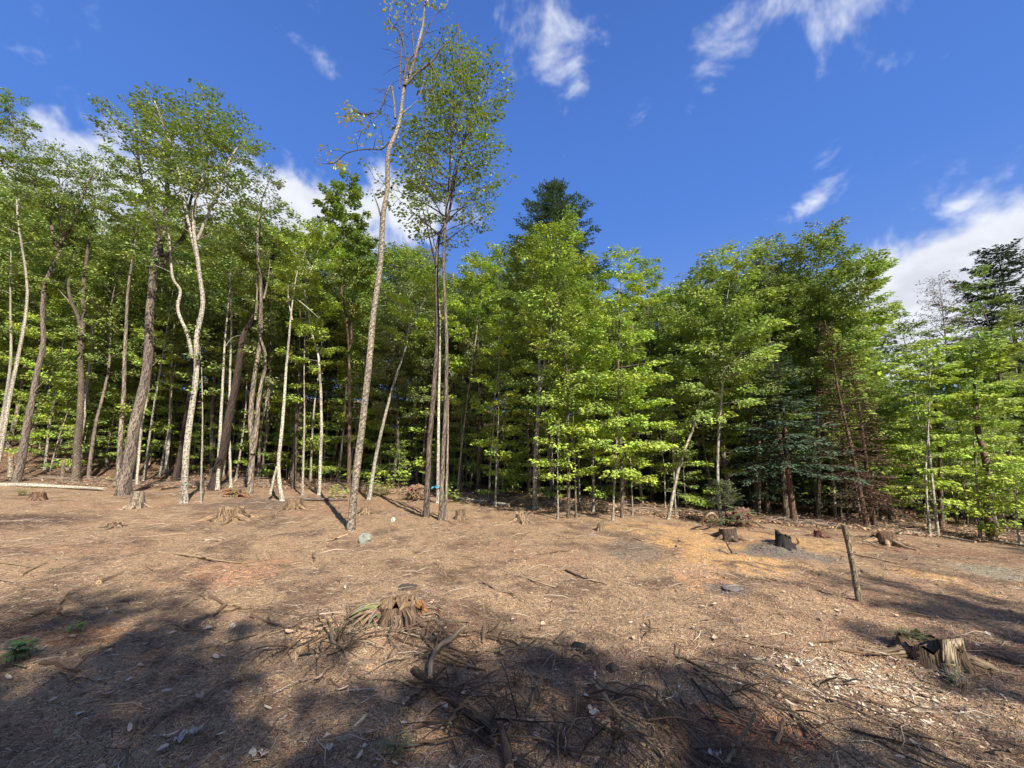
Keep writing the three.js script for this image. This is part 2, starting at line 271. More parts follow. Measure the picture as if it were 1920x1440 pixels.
{
  const lines = (fine, mid, out) => { const a = [0]; let s = fine; while (a[a.length - 1] < out) { const q = a[a.length - 1]; s = q < mid ? fine : Math.min(s * 1.06, 40); a.push(q + s); } return a; };
  const xp = lines(0.045, 4.2, 420), xs = [...xp.slice(1).reverse().map((x) => -x), ...xp], zf = lines(0.04, 5.5, 420).map((q) => -q - 0.6), zb = lines(0.25, 3, 200).map((q) => q - 0.6).slice(1), zs = [...zb.reverse(), ...zf];
  const nx = xs.length, nz = zs.length, P = new Float32Array(nx * nz * 3), C = new Float32Array(nx * nz * 3), U = new Float32Array(nx * nz * 2), I = [];
  for (let j = 0; j < nz; j++) for (let i = 0; i < nx; i++) {
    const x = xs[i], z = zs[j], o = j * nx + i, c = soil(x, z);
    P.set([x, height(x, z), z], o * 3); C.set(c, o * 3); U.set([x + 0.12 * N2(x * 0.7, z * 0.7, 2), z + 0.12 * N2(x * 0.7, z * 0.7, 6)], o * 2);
    if (i < nx - 1 && j < nz - 1) I.push(o, o + nx, o + 1, o + 1, o + nx, o + nx + 1);
  }
  const g = new THREE.BufferGeometry();
  g.setAttribute('position', new THREE.BufferAttribute(P, 3)); g.setAttribute('color', new THREE.BufferAttribute(C, 3)); g.setAttribute('uv', new THREE.BufferAttribute(U, 2)); g.setIndex(new THREE.BufferAttribute(new Uint32Array(I), 1));
  const flip = g.index.array; if ((P[nx * 3 + 2] - P[2]) > 0) for (let i = 0; i < flip.length; i += 3) { const t = flip[i]; flip[i] = flip[i + 1]; flip[i + 1] = t; }
  g.computeVertexNormals();
  if (g.attributes.normal.getY(1000) < 0) { for (let i = 0; i < flip.length; i += 3) { const t = flip[i]; flip[i] = flip[i + 1]; flip[i + 1] = t; } g.computeVertexNormals(); }
  const m = new THREE.Mesh(g, new THREE.MeshStandardMaterial({ name: 'bare soil with wood litter', map: groundMap, bumpMap: groundBump, bumpScale: 0.02, roughness: 0.95, vertexColors: true }));
  m.name = 'ground'; m.receiveShadow = m.castShadow = true; m.userData.kind = 'structure'; m.userData.label = 'bare cleared soil strewn with shredded wood'; scene.add(m);
  MB.tris += I.length / 3;
}

// ---------------------------------------------------------------- trees
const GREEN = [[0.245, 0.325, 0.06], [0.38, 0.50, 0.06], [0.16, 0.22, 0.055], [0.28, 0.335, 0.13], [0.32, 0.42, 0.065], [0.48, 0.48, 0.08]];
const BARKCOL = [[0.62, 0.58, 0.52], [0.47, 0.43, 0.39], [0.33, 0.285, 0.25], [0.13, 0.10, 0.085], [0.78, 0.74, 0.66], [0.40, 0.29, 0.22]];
const MOSS = (seed) => (t, run, a) => { const n = N2(run * 1.1 + seed, Math.cos(a) * 0.9, 3), m = N2(run * 3.1, seed + Math.sin(a), 7); return [0.92 + 0.42 * n + 0.28 * m, 0.92 + 0.44 * n + 0.26 * m, 0.92 + 0.34 * n + 0.22 * m]; };
function curve(pts, n) { return new THREE.CatmullRomCurve3(pts, false, 'centripetal').getPoints(n); }
const tmpT = V(0, 0, 0), tmpM = V(0, 0, 0);
function scatterLeaves(mb, twigs, target, o, r) {
  let total = 0; for (const t of twigs) total += t.len;
  if (!total) return;
  const per = target / total, col = [0, 0, 0], base = o.col, p = V(0, 0, 0);
  for (const t of twigs) {
    let n = t.len * per; n = Math.floor(n) + (r() < n % 1 ? 1 : 0);
    const hue = 1 + (r() - 0.5) * 0.22, val = 0.82 + r() * 0.36;
    for (let k = 0; k < n; k++) {
      const s = 0.2 + 0.88 * Math.sqrt(r()), a = r() * 6.283, q = o.fluff * Math.sqrt(r());
      p.lerpVectors(t.a, t.b, s); p.x += Math.cos(a) * q; p.z += Math.sin(a) * q; p.y += (r() - 0.5) * o.fluff * o.thick - q * 0.12;
      tmpT.set(t.b.x - t.a.x, (t.b.y - t.a.y) * 0.4, t.b.z - t.a.z).normalize(); tmpT.x += Math.cos(a) * 0.9; tmpT.z += Math.sin(a) * 0.9; tmpT.y += (r() - 0.5) * 0.5 - o.droop; tmpT.normalize();
      tmpM.set((r() - 0.5) * o.tilt, 1, (r() - 0.5) * o.tilt); tmpM.addScaledVector(tmpT, -tmpM.dot(tmpT)).normalize();
      const v = val * (0.78 + r() * 0.44), l = o.size * (0.55 + r() * 0.95);
      col[0] = base[0] * v * hue; col[1] = base[1] * v; col[2] = base[2] * v * (2 - hue);
      mb.leaf(p.x, p.y, p.z, tmpT, tmpM, l, l * 0.66, 0.12, col);
    }
  }
}
/* a broadleaved tree. o: trunk (points from the base up, the last one the top, all relative to the base), r0, start (share of height where limbs begin), R (crown radius), limbs, el [low, high] degrees,
   leaves, col, size, fluff, thick, tilt, droop, bark, bcol; extra: further stems {pts, r0, r1}, arms: limbs traced by hand {pts, r0, leaves} */
function broadleaf(root, o, seed) {
  const r = rng(seed), up = o.trunk, top = up[up.length - 1], pts = curve(up, Math.max(14, up.length * 5)), n = pts.length, lens = [0];
  for (let i = 1; i < n; i++) lens.push(lens[i - 1] + pts[i].distanceTo(pts[i - 1]));
  const L = lens[n - 1], radAt = (t) => Math.max(0.006, o.r0 * Math.pow(1 - t * 0.985, o.taper ?? 0.85));
  const wob = o.r0 * 0.25; for (let i = 1; i < n - 1; i++) { pts[i].x += wob * N2(lens[i] * 0.7, seed * 0.37, 1) ; pts[i].z += wob * 2 * N2(lens[i] * 0.5, seed * 0.61, 2); }
  const bark = BARK[o.bark ?? 0], bcol = o.bcol ?? BARKCOL[0], sides = o.r0 > 0.13 ? 14 : o.r0 > 0.06 ? 9 : 6;
  new MB().tube(pts, pts.map((_, i) => radAt(lens[i] / L)), sides, bcol, { wob: o.wob ?? 0.16, seed, flare: o.flare ?? 0.55, lobes: 3 + (seed % 3), tint: MOSS(seed) }).build('trunk', bark, root);
  const axes = [{ pts, lens, L, rad: radAt, start: o.start, share: 1, r0: o.r0 }];
  for (const e of o.extra ?? []) {
    const q = curve(e.pts, Math.max(10, e.pts.length * 4)), ql = [0]; for (let i = 1; i < q.length; i++) ql.push(ql[i - 1] + q[i].distanceTo(q[i - 1]));
    const rr = (t) => lerp(e.r0, e.r1 ?? 0.012, Math.pow(t, 0.9));
    new MB().tube(q, q.map((_, i) => rr(ql[i] / ql[q.length - 1])), e.r0 > 0.06 ? 9 : 6, e.col ?? bcol, { wob: 0.14, seed: seed + 5, flare: e.flare ?? 0, tint: MOSS(seed + 3) }).build('stem', bark, root);
    if (e.share) axes.push({ pts: q, lens: ql, L: ql[ql.length - 1], rad: rr, start: e.start ?? 0.4, share: e.share, r0: e.r0 });
  }
  const twigs = [], twigMB = new MB();
  const paint = bcol.map((c) => c * 0.8);
  for (const e of o.arms ?? []) {
    const q = curve(e.pts, Math.max(10, e.pts.length * 4)), m = q.length;
    new MB().tube(q, q.map((_, i) => lerp(e.r0, 0.005, i / (m - 1))), 6, e.col ?? paint, { wob: 0.15, seed }).build('branch', bark, root);
    for (let i = 2; i < m - 1 && e.twigs; i += 2) { const a = r() * 6.283, l = (e.tl ?? 0.5) * (0.5 + r()); const b = q[i].clone().add(V(Math.cos(a) * l, l * (r() * 0.7 - 0.35), Math.sin(a) * l * 0.7)); twigMB.tube([q[i], q[i].clone().lerp(b, 0.5).add(V(0, 0.04, 0)), b], [0.009, 0.006, 0.003], 3, paint); if (i / m > (e.from ?? 0.4) && r() < e.twigs) twigs.push({ a: q[i].clone().lerp(b, 0.3), b, len: l * (e.lw ?? 1) }); }
  }
  let made = 0;
  for (const ax of axes) {
    const nb = Math.round(o.limbs * ax.share), turn = r() * 6.283;
    for (let k = 0; k < nb; k++) {
      const u = (k + 0.2 + 0.6 * r()) / nb, t = lerp(ax.start, 0.985, Math.pow(u, 0.9)), s = t * ax.L;
      let i = 1; while (i < ax.lens.length - 1 && ax.lens[i] < s) i++;
      const from = ax.pts[i - 1].clone().lerp(ax.pts[i], clamp((s - ax.lens[i - 1]) / (ax.lens[i] - ax.lens[i - 1] + 1e-6), 0, 1));
      const prof = (o.prof ?? ((q) => Math.pow(Math.sin(Math.PI * (0.16 + 0.8 * q)), 0.8)))(u), len = o.R * prof * (0.7 + 0.5 * r()) * (ax.share < 1 ? 0.75 : 1), az = turn + k * 2.4 + (r() - 0.5) * 0.7, el = THREE.MathUtils.degToRad(lerp(o.el[0], o.el[1], u) + (r() - 0.5) * 16);
      const dir = V(Math.cos(az) * Math.cos(el), Math.sin(el), Math.sin(az) * Math.cos(el)), bp = [from.clone()], seg = 6; let q = from.clone();
      const up0 = o.sweep ?? 0.2;
      for (let j = 1; j <= seg; j++) { dir.x += (r() - 0.5) * 0.28; dir.z += (r() - 0.5) * 0.28; dir.y += (r() - 0.5) * 0.2 - up0 * (j / seg) * 0.35 * (o.el[1] < 40 ? 1 : 0.4); dir.normalize(); q = q.clone().addScaledVector(dir, len / seg); bp.push(q); }
      const rb = Math.min(ax.rad(t) * 0.6, 0.006 + len * (o.limbR ?? 0.011));
      const tgt = made < (o.parts ?? 12) && rb > 0.012 ? new MB() : twigMB;
      tgt.tube(bp, bp.map((_, j) => Math.max(0.003, rb * (1 - j / (seg + 0.4)))), rb > 0.02 ? 6 : 4, paint, {});
      if (tgt !== twigMB) { tgt.build('branch', bark, root); made++; }
      const nt = Math.max(3, Math.round(len * (o.twigRate ?? 5)));
      for (let j = 0; j < nt; j++) {
        const w = 0.18 + 0.82 * (j + r() * 0.8) / nt, f = w * seg, i0 = Math.min(seg - 1, Math.floor(f)), a = bp[i0].clone().lerp(bp[i0 + 1], f - i0), bd = bp[i0 + 1].clone().sub(bp[i0]).normalize();
        const sd = j % 2 ? 1 : -1, lat = V(-bd.z, 0, bd.x).normalize().multiplyScalar(sd), ang = 0.6 + r() * 0.5, tl = (0.22 + len * 0.3 * (1 - w * 0.55)) * (0.6 + 0.7 * r());
        const td = bd.clone().multiplyScalar(Math.cos(ang)).addScaledVector(lat, Math.sin(ang)); td.y = td.y * (o.flat ?? 0.8) + (r() - 0.5) * (0.5 * (1 - (o.layer ?? 0)) + 0.1) - o.droop * 0.2; td.normalize();
        const b = a.clone().addScaledVector(td, tl);
        if (tl > 0.3) twigMB.tube([a, a.clone().lerp(b, 0.55).add(V(0, 0.02 * tl, 0)), b], [Math.max(0.004, rb * 0.28), 0.004, 0.002], 3, paint);
        twigs.push({ a, b, len: tl });
      }
    }
  }
  if (twigMB.count) twigMB.build('twig', bark, root, 'stuff');
  if (o.leaves) { const mb = new MB(); mb.u = []; scatterLeaves(mb, twigs, o.leaves, o, r); mb.build('crown', LEAF, root, 'stuff'); }
  return root;
}
/* a conifer: H, R, start, levels, droop, col, density, dead */
function conifer(root, o, seed) {
  const r = rng(seed), trunk = [], nT = 12; for (let i = 0; i <= nT; i++) { const t = i / nT; trunk.push(V((o.lean?.[0] ?? 0) * t + 0.1 * N2(t * 3, seed, 1) * t, o.H * t, (o.lean?.[1] ?? 0) * t + 0.1 * N2(t * 3, seed, 5) * t)); }
  new MB().tube(trunk, trunk.map((_, i) => Math.max(0.01, o.r0 * (1 - i / nT * 0.97))), 10, o.bcol ?? BARKCOL[2], { wob: 0.12, seed, flare: 0.4, tint: MOSS(seed) }).build('trunk', BARK[2], root);
  const bough = new MB(), ndl = new MB(), col = [0, 0, 0], tip = V(0, 0, 0), nn = V(0, 0, 0);
  for (let k = 0; k < o.levels; k++) {
    const u = (k + r() * 0.6) / o.levels, t = lerp(o.start, 0.99, u), y = t * o.H, per = o.per ?? 5, turn = r() * 6.283, c0 = trunk[Math.min(nT - 1, Math.floor(t * nT))].clone().lerp(trunk[Math.min(nT, Math.floor(t * nT) + 1)], (t * nT) % 1);
    for (let b = 0; b < per; b++) {
      if (r() < (o.gap ?? 0.1)) continue;
      const az = turn + b / per * 6.283 + (r() - 0.5) * 0.6, len = (o.prof ? o.prof(u) : Math.pow(1 - u, 0.75) * 0.95 + 0.05) * o.R * (0.65 + 0.5 * r()), el = lerp(o.el[0], o.el[1], u) * Math.PI / 180 + (r() - 0.5) * 0.2, seg = 5, dir = V(Math.cos(az) * Math.cos(el), Math.sin(el), Math.sin(az) * Math.cos(el)), bp = [c0.clone()]; let q = c0.clone();
      for (let j = 1; j <= seg; j++) { dir.y += (j < 3 ? -o.droop : o.droop * 1.2) * 0.5 + (r() - 0.5) * 0.1; dir.x += (r() - 0.5) * 0.12; dir.z += (r() - 0.5) * 0.12; dir.normalize(); q = q.clone().addScaledVector(dir, len / seg); bp.push(q); }
      bough.tube(bp, bp.map((_, j) => Math.max(0.003, (0.006 + len * 0.011) * (1 - j / (seg + 0.3)))), 4, o.boughCol ?? [0.2, 0.15, 0.12]);
      const nt = Math.round(len * (o.twigRate ?? 9)) + 2;
      for (let j = 0; j < nt; j++) {
        const w = (o.bare ?? 0.12) + (1 - (o.bare ?? 0.12)) * (j + r()) / nt, f = Math.min(seg - 0.001, w * seg), i0 = Math.floor(f), a = bp[i0].clone().lerp(bp[i0 + 1], f - i0), bd = bp[i0 + 1].clone().sub(bp[i0]).normalize(), sd = j % 2 ? 1 : -1, lat = V(-bd.z, 0, bd.x).normalize().multiplyScalar(sd), ang = 0.5 + r() * 0.5, tl = (0.1 + len * 0.3 * (1 - w * 0.7)) * (0.6 + 0.7 * r()) * (o.twigLen ?? 1);
        const td = bd.clone().multiplyScalar(Math.cos(ang)).addScaledVector(lat, Math.sin(ang)); td.y += -(o.hang ?? 0.15) + (r() - 0.5) * 0.25; td.normalize();
        if (o.dead) { bough.tube([a, a.clone().addScaledVector(td, tl)], [0.005, 0.002], 3, o.boughCol); if (o.dead > 1) continue; }
        const steps = Math.max(2, Math.round(tl / (o.step ?? 0.055))), val = 0.75 + r() * 0.5;
        for (let s = 0; s < steps; s++) for (const side of [1, -1]) {
          const c = a.clone().addScaledVector(td, tl * (s + r()) / steps);
          tip.copy(td).multiplyScalar(0.75); tip.x += -td.z * side * 0.7 + (r() - 0.5) * 0.3; tip.z += td.x * side * 0.7 + (r() - 0.5) * 0.3; tip.y += (r() - 0.5) * 0.6; tip.normalize();
          nn.set((r() - 0.5) * 0.9, 1, (r() - 0.5) * 0.9); nn.addScaledVector(tip, -nn.dot(tip)).normalize();
          const v = val * (0.8 + 0.4 * r()); col[0] = o.col[0] * v; col[1] = o.col[1] * v; col[2] = o.col[2] * v;
          const l = (o.nl ?? 0.13) * (0.7 + 0.6 * r()); ndl.leaf(c.x, c.y, c.z, tip, nn, l, l * (o.nw ?? 0.3), 0.05, col);
        }
      }
    }
  }
  if (bough.count) bough.build('bough', BARK[2], root, 'stuff');
  if (ndl.count) ndl.build(o.dead ? 'dry_needles' : 'needles', NEEDLE, root, 'stuff');
  return root;
}

const rad = (px, depth) => px * depth / FPX;
function pathOf(str, depth, base, zig = 0, seed = 1) { return str.trim().split(/\s+/).map((s, i) => { const [x, y] = s.split(',').map(Number), p = at(x, y, depth).sub(base); p.z += zig * i * N2(i * 0.8, seed * 0.7, 3); return p; }); }
let treeSeed = 100;
function tree(name, label, o) {
  const seed = treeSeed += 7, first = o.p.trim().split(/\s+/)[0].split(',').map(Number);
  let base; if (o.d) { const q = at(first[0], first[1], o.d); base = onGround(q.x, q.z); } else base = ground(first[0], first[1]);
  const depth = -base.z, root = thing(name, label, o.cat ?? 'tree', base.clone());
  const pts = pathOf(o.p, depth, base, o.zig ?? 0.12, seed); pts[0].set(0, -0.08, 0);
  const H = pts[pts.length - 1].y, cs = o.cs ? at(first[0], o.cs, depth).y - base.y : H * 0.4;
  broadleaf(root, {
    trunk: pts, r0: rad(o.w, depth) / 2 * (o.w >= 9 ? 0.8 : 0.92), start: clamp(cs / H, 0.03, 0.95), R: rad(o.R ?? 60, depth), limbs: o.limbs ?? 16, el: o.el ?? [18, 62], leaves: Math.round((o.n ?? 0) * 1.15), col: o.col ?? GREEN[o.c ?? 0], size: o.size ?? 0.08, fluff: o.fluff ?? (o.layer > 0.6 ? 0.14 : 0.16), thick: o.thick ?? 1.0, tilt: o.tilt ?? 1.7, droop: o.droop ?? 0.35,
    bark: o.b ?? 0, bcol: BARKCOL[o.bc ?? 0], flare: o.flare, taper: o.taper, wob: o.wob, prof: o.prof, flat: o.flat, layer: o.layer, parts: o.parts ?? 10, twigRate: o.twigRate, limbR: o.limbR, sweep: o.sweep,
    extra: (o.extra ?? []).map((e) => { const q = pathOf(e.p, depth, base, 0.08, seed + 3); if (e.foot) { const f = e.p.trim().split(/\s+/)[0].split(',').map(Number), g = ground(f[0], f[1]); if (Math.abs(g.z + depth) < 2.5) { const dz = g.z + depth; q.forEach((v) => { v.z += dz; }); } q[0].y -= 0.1; } return { pts: q, r0: rad(e.w, depth) / 2, r1: rad(e.w1 ?? 3, depth) / 2, share: e.share, start: e.start, flare: e.foot ? 0.5 : 0, col: e.bc !== undefined ? BARKCOL[e.bc] : undefined }; }),
    arms: (o.arms ?? []).map((e) => ({ pts: pathOf(e.p, depth, base, e.zig ?? 0.1, seed + 9), r0: rad(e.w, depth) / 2, twigs: e.twigs, from: e.from, tl: e.tl, lw: e.lw, col: e.bc !== undefined ? BARKCOL[e.bc] : undefined })),
  }, seed);
  return root;
}
const B = 'broadleaf_tree';
const upper = (q) => Math.pow(Math.sin(Math.PI * (0.2 + 0.74 * q)), 0.6), flame = (q) => 0.35 + 0.65 * Math.sin(Math.PI * (0.1 + 0.85 * q)), layered = (q) => Math.pow(1 - q, 0.6) * 0.85 + 0.12;

// --- front row, from one end of the clearing to the other
tree(B, 'slim pale curved tree just outside the dark forked tree with the snag', { p: '-6,868 6,817 22,754 33,671 40,560 38,400 20,190', d: 15.6, w: 9, cs: 470, R: 85, n: 9000, c: 0, limbs: 18, bc: 0 });
tree(B, 'thin greyish sapling trunk behind the snag at the very edge of the woods', { p: '-14,880 0,787 17,667 22,520 30,400', d: 16.8, w: 7, cs: 560, R: 60, n: 4500, c: 0, limbs: 12 });
tree(B, 'dark forked tree leaning inwards beside the short pale snag, crown of many upswept limbs', { p: '31,903 42,850 62,712 75,633 94,537 108,462 120,400 130,300', w: 15, w1: 5, b: 2, bc: 1, cs: 470, R: 100, n: 9000, c: 0, limbs: 20, el: [30, 66],
  extra: [{ p: '108,462 135,420 150,380 175,320', w: 8, share: 0.4, start: 0.3 }, { p: '106,470 95,420 70,360 50,310', w: 6, share: 0.4, start: 0.3 }], arms: [{ p: '66,733 84,716 102,706', w: 3, bc: 0 }] });
tree(B, 'brown trunk splitting into a wide V of two stems, set back behind the log', { p: '146,872 150,780 151,700 152,648 143,600 133,545 128,460 120,380', d: 16.2, w: 15, b: 1, bc: 2, cs: 540, R: 70, n: 6000, c: 0, limbs: 12, extra: [{ p: '152,655 158,600 156,545 160,470 168,380', w: 9, share: 0.5, start: 0.3 }], arms: [{ p: '134,570 118,552 106,540', w: 3, bc: 0 }, { p: '158,566 172,558 182,553', w: 3, bc: 0 }] });
tree(B, 'straight pale pole tree between the V-stemmed tree and the thickest trunk', { p: '137,898 154,796 171,633 180,520 190,400 196,300', w: 8, cs: 560, R: 65, n: 5500, c: 0, limbs: 14 });
tree(B, 'thickest grey trunk of the wood edge, leaning over the rooted stump', { p: '233,928 246,825 267,708 287,575 305,492 312,430 310,330 300,215', w: 23, b: 2, bc: 1, taper: 0.6, cs: 480, R: 105, n: 9500, c: 0, limbs: 18, flare: 0.7, el: [28, 64], extra: [{ p: '303,500 322,470 342,442 356,400 372,330', w: 9, bc: 2, share: 0.4, start: 0.4 }, { p: '305,480 290,420 262,330 255,200', w: 8, bc: 1, share: 0.5, start: 0.35 }] });
tree(B, 'narrow grey trunk standing tight against the back of the thickest trunk', { p: '221,914 227,796 237,650 246,558 250,504 245,400 240,300', w: 10, b: 2, bc: 0, cs: 500, R: 70, n: 6500, c: 0, limbs: 14 });
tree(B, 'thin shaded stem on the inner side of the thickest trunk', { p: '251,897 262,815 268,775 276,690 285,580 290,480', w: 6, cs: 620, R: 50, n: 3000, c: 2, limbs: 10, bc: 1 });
tree(B, 'thin whitish sapling with small leafy sprays low beside the thickest trunk', { p: '262,872 266,820 271,783 280,700 290,600', d: 15.8, w: 5, cs: 850, R: 40, n: 1800, c: 1, limbs: 10, bc: 4 });
tree(B, 'slender straight pale tree in the dark gap between the thickest trunk and the birch-like one', { p: '312,886 321,783 329,667 335,560 340,430', w: 7, cs: 600, R: 55, n: 4500, c: 0, limbs: 12, bc: 4 });
tree(B, 'pale patchy trunk with a crooked side stem and a broad tall crown', { p: '346,943 354,850 365,692 371,633 377,567 373,504 367,400 375,290 385,185', w: 14, b: 0, bc: 0, taper: 0.6, cs: 480, R: 112, n: 12000, c: 0, limbs: 24, prof: upper, el: [24, 64], extra: [{ p: '360,672 354,633 333,579 333,542 321,521 312,462 305,380', w: 7, share: 0.3, start: 0.5 }, { p: '368,480 350,400 330,300 285,185', w: 6, share: 0.5, start: 0.4 }, { p: '370,450 400,380 430,300 450,260', w: 6, share: 0.4, start: 0.4 }] });
tree(B, 'whip-thin stem right beside the foot of the patchy trunk', { p: '377,943 381,775 375,692 372,600', w: 4, cs: 760, R: 26, n: 500, c: 0, limbs: 7, bc: 0 });
tree(B, 'pair of thin bare pale stems rising from one foot', { p: '408,919 412,775 421,650 429,525 434,430', w: 7, cs: 600, R: 45, n: 1800, c: 0, limbs: 10, bc: 4, extra: [{ p: '416,916 414,800 415,700 418,600 416,500', w: 5, share: 0.4, foot: 1 }], arms: [{ p: '421,652 436,634 452,628', w: 2 }] });
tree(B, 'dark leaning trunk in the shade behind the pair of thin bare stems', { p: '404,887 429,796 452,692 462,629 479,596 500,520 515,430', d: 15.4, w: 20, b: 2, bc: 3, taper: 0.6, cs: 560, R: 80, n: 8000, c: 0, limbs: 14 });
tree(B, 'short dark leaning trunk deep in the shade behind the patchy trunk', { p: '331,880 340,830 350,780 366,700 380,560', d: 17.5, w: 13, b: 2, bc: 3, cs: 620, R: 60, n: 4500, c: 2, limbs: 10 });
tree(B, 'wavy buff trunk with a second stem, its broken top pale and thinly leafed', { p: '468,926 470,851 467,784 479,693 486,626 492,540 497,500 503,400 510,325', w: 13, b: 2, bc: 0, taper: 0.7, cs: 540, R: 48, n: 3000, c: 3, limbs: 16, prof: flame, extra: [{ p: '474,850 481,815 488,739 496,671 490,626 493,560', w: 9, share: 0.3 }], arms: [{ p: '479,600 482,550 480,500', w: 5, bc: 4 }, { p: '495,560 503,520 507,480', w: 4, bc: 4 }] });
tree(B, 'smooth whitish S-shaped tree with several fine upswept limbs', { p: '530,940 522,879 529,806 535,693 544,617 556,549 567,513 575,470 590,425', w: 8, bc: 4, cs: 560, R: 60, n: 4200, c: 4, limbs: 14, extra: [{ p: '507,920 515,890 521,874', w: 5, w1: 4, foot: 1 }], arms: [{ p: '548,600 540,560 542,530', w: 3, bc: 4 }, { p: '556,560 580,580 600,598', w: 2, bc: 4 }, { p: '566,515 590,470 600,455', w: 3, bc: 4 }, { p: '569,508 592,500 604,515', w: 2, bc: 4 }] });
tree(B, 'brown straight trunk in half shade between the S-shaped tree and the next thin poles', { p: '551,916 556,800 558,739 560,620 563,470', w: 8, b: 2, bc: 2, cs: 620, R: 55, n: 5000, c: 0, limbs: 12 });
tree(B, 'very thin straight pale pole just beyond the S-shaped tree', { p: '567,929 571,800 571,707 574,560', w: 5, cs: 760, R: 36, n: 1500, c: 1, limbs: 10, bc: 0 });
tree(B, 'pale thin tree with a zigzag upper stem before the maple-like crown', { p: '599,929 602,806 601,693 594,660 587,626 583,590 580,549 586,470 592,400', w: 7, bc: 4, cs: 700, R: 62, n: 5000, c: 1, limbs: 15 });
tree(B, 'brown slim trunk close behind the tall scaly one, dense dark crown', { p: '655,921 655,806 653,671 646,594 641,535 640,450 646,335', w: 9, b: 2, bc: 5, cs: 600, R: 82, n: 15000, c: 0, limbs: 22, size: 0.11, extra: [{ p: '653,660 658,645 658,600 660,560', w: 5 }], arms: [{ p: '642,540 652,500 660,470', w: 3 }] });
tree('tall_scaly_tree', 'tallest tree, scaly pale trunk leaning alone in the clearing, bare broken limbs on top', { p: '658,994 666,910 678,806 691,693 698,603 711,490 720,400 727,358 732,295 744,243 751,208 758,156 768,132 786,87 793,35 800,-40', w: 17, b: 1, bc: 0, taper: 0.45, wob: 0.22, zig: 0.03, cs: -20, R: 14, limbs: 3, n: 420, c: 5, size: 0.075, flare: 0.35, arms: [
  { p: '730,265 715,278 690,277 650,286 620,298 600,300', w: 4, twigs: 0.9, tl: 0.5, from: 0.25, bc: 2 },
  { p: '741,222 737,180 732,158 722,180 705,205 692,218 680,245 672,265', w: 5, twigs: 0.7, tl: 0.45, from: 0.5, bc: 1 }, { p: '700,212 680,214 660,205 648,212', w: 3, twigs: 1, tl: 0.35, from: 0.2, bc: 2 }, { p: '735,258 730,230 722,214 712,209', w: 2, bc: 2 },
  { p: '749,165 751,110 753,70 758,20 768,-10', w: 4, twigs: 0.8, tl: 0.4, from: 0.4, bc: 2 }, { p: '757,160 764,115 783,90 797,60 812,20 820,-5', w: 5, twigs: 0.5, tl: 0.4, bc: 2 },
  { p: '760,160 785,132 806,116 830,85 846,62 859,44', w: 6, bc: 2, twigs: 0.2, tl: 0.3 }, { p: '859,44 861,75 863,110 866,150 868,180', w: 3, bc: 2 }, { p: '790,130 806,116 808,150 814,180 816,215', w: 3, bc: 1 },
  { p: '756,212 770,198 786,182', w: 4, bc: 4 }, { p: '786,182 797,150 800,190 798,250 801,290', w: 3, bc: 1 }, { p: '734,352 736,346 738,344', w: 6, bc: 5 }, { p: '714,405 708,385 703,372 700,362', w: 4, bc: 2 }, { p: '768,140 750,60 742,50 728,40', w: 3, twigs: 1, tl: 0.35, from: 0.4, bc: 2 }, { p: '778,110 772,60 770,30 780,-5', w: 4, twigs: 0.7, tl: 0.35, bc: 2 }, { p: '806,116 828,160 850,190 878,215', w: 2, bc: 1 } ] });
tree(B, 'mottled grey trunk leaning strongly towards the clump of three trunks', { p: '691,937 707,842 732,739 747,690 761,653 768,630 790,570 815,520', w: 8, b: 0, bc: 0, cs: 660, R: 60, n: 3500, c: 1, limbs: 12, arms: [{ p: '761,653 766,615 762,590', w: 3 }] });
tree(B, 'dark shaded trunk of the clump of three in front of the woods', { p: '800,970 804,851 813,725 820,617 818,517 821,445 838,400 858,320 880,230 900,165', w: 13, b: 2, bc: 2, taper: 0.6, zig: 0.05, cs: 470, R: 150, n: 3300, c: 0, limbs: 26, prof: upper, el: [28, 66], sweep: 0.1, limbR: 0.009, arms: [{ p: '818,500 805,445 795,400 783,375', w: 4, bc: 3 }] });
tree(B, 'mossy brown trunk of the clump of three with a pale twin stem', { p: '826,976 831,851 836,739 838,635 832,513 834,423 845,300 848,200 850,112', w: 11, b: 2, bc: 1, taper: 0.6, zig: 0.05, cs: 450, R: 150, n: 4500, c: 0, limbs: 32, prof: upper, el: [30, 68], sweep: 0.1, limbR: 0.009, extra: [{ p: '834,974 836,900 838,806 838,740', w: 6, bc: 4, foot: 1 }] });
tree(B, 'slender pale trunk in the middle of the clump of three', { p: '821,944 822,806 825,671 822,560 815,470 800,380 790,280', w: 7, bc: 4, cs: 430, R: 50, n: 1800, c: 3, limbs: 14, el: [30, 66] });
tree(B, 'thin pale stem just past the clump of three trunks, beside the marker tag', { p: '863,920 866,800 868,716 874,600 880,480', w: 5, cs: 800, R: 60, n: 5500, c: 1, limbs: 16, bc: 4, layer: 0.5 });
tree(B, 'thin slanting greenish stem next to the fallen log', { p: '857,929 870,800 890,653 905,540 920,455', w: 4.5, cs: 780, R: 66, n: 7000, c: 1, limbs: 16, layer: 0.5 });
tree('sapling', 'thin sapling with one low leafy tuft behind the fallen log', { p: '916,938 920,870 926,800 930,700 940,560', w: 4, cs: 880, R: 44, n: 2600, c: 1, limbs: 14, layer: 0.7 });
tree('sapling', 'thin pale sapling on the near side of the fallen log, leafy from knee height', { p: '929,950 931,880 934,800 936,700 938,600', w: 4, cs: 890, R: 40, n: 2400, c: 1, limbs: 14, layer: 0.7, bc: 4 });
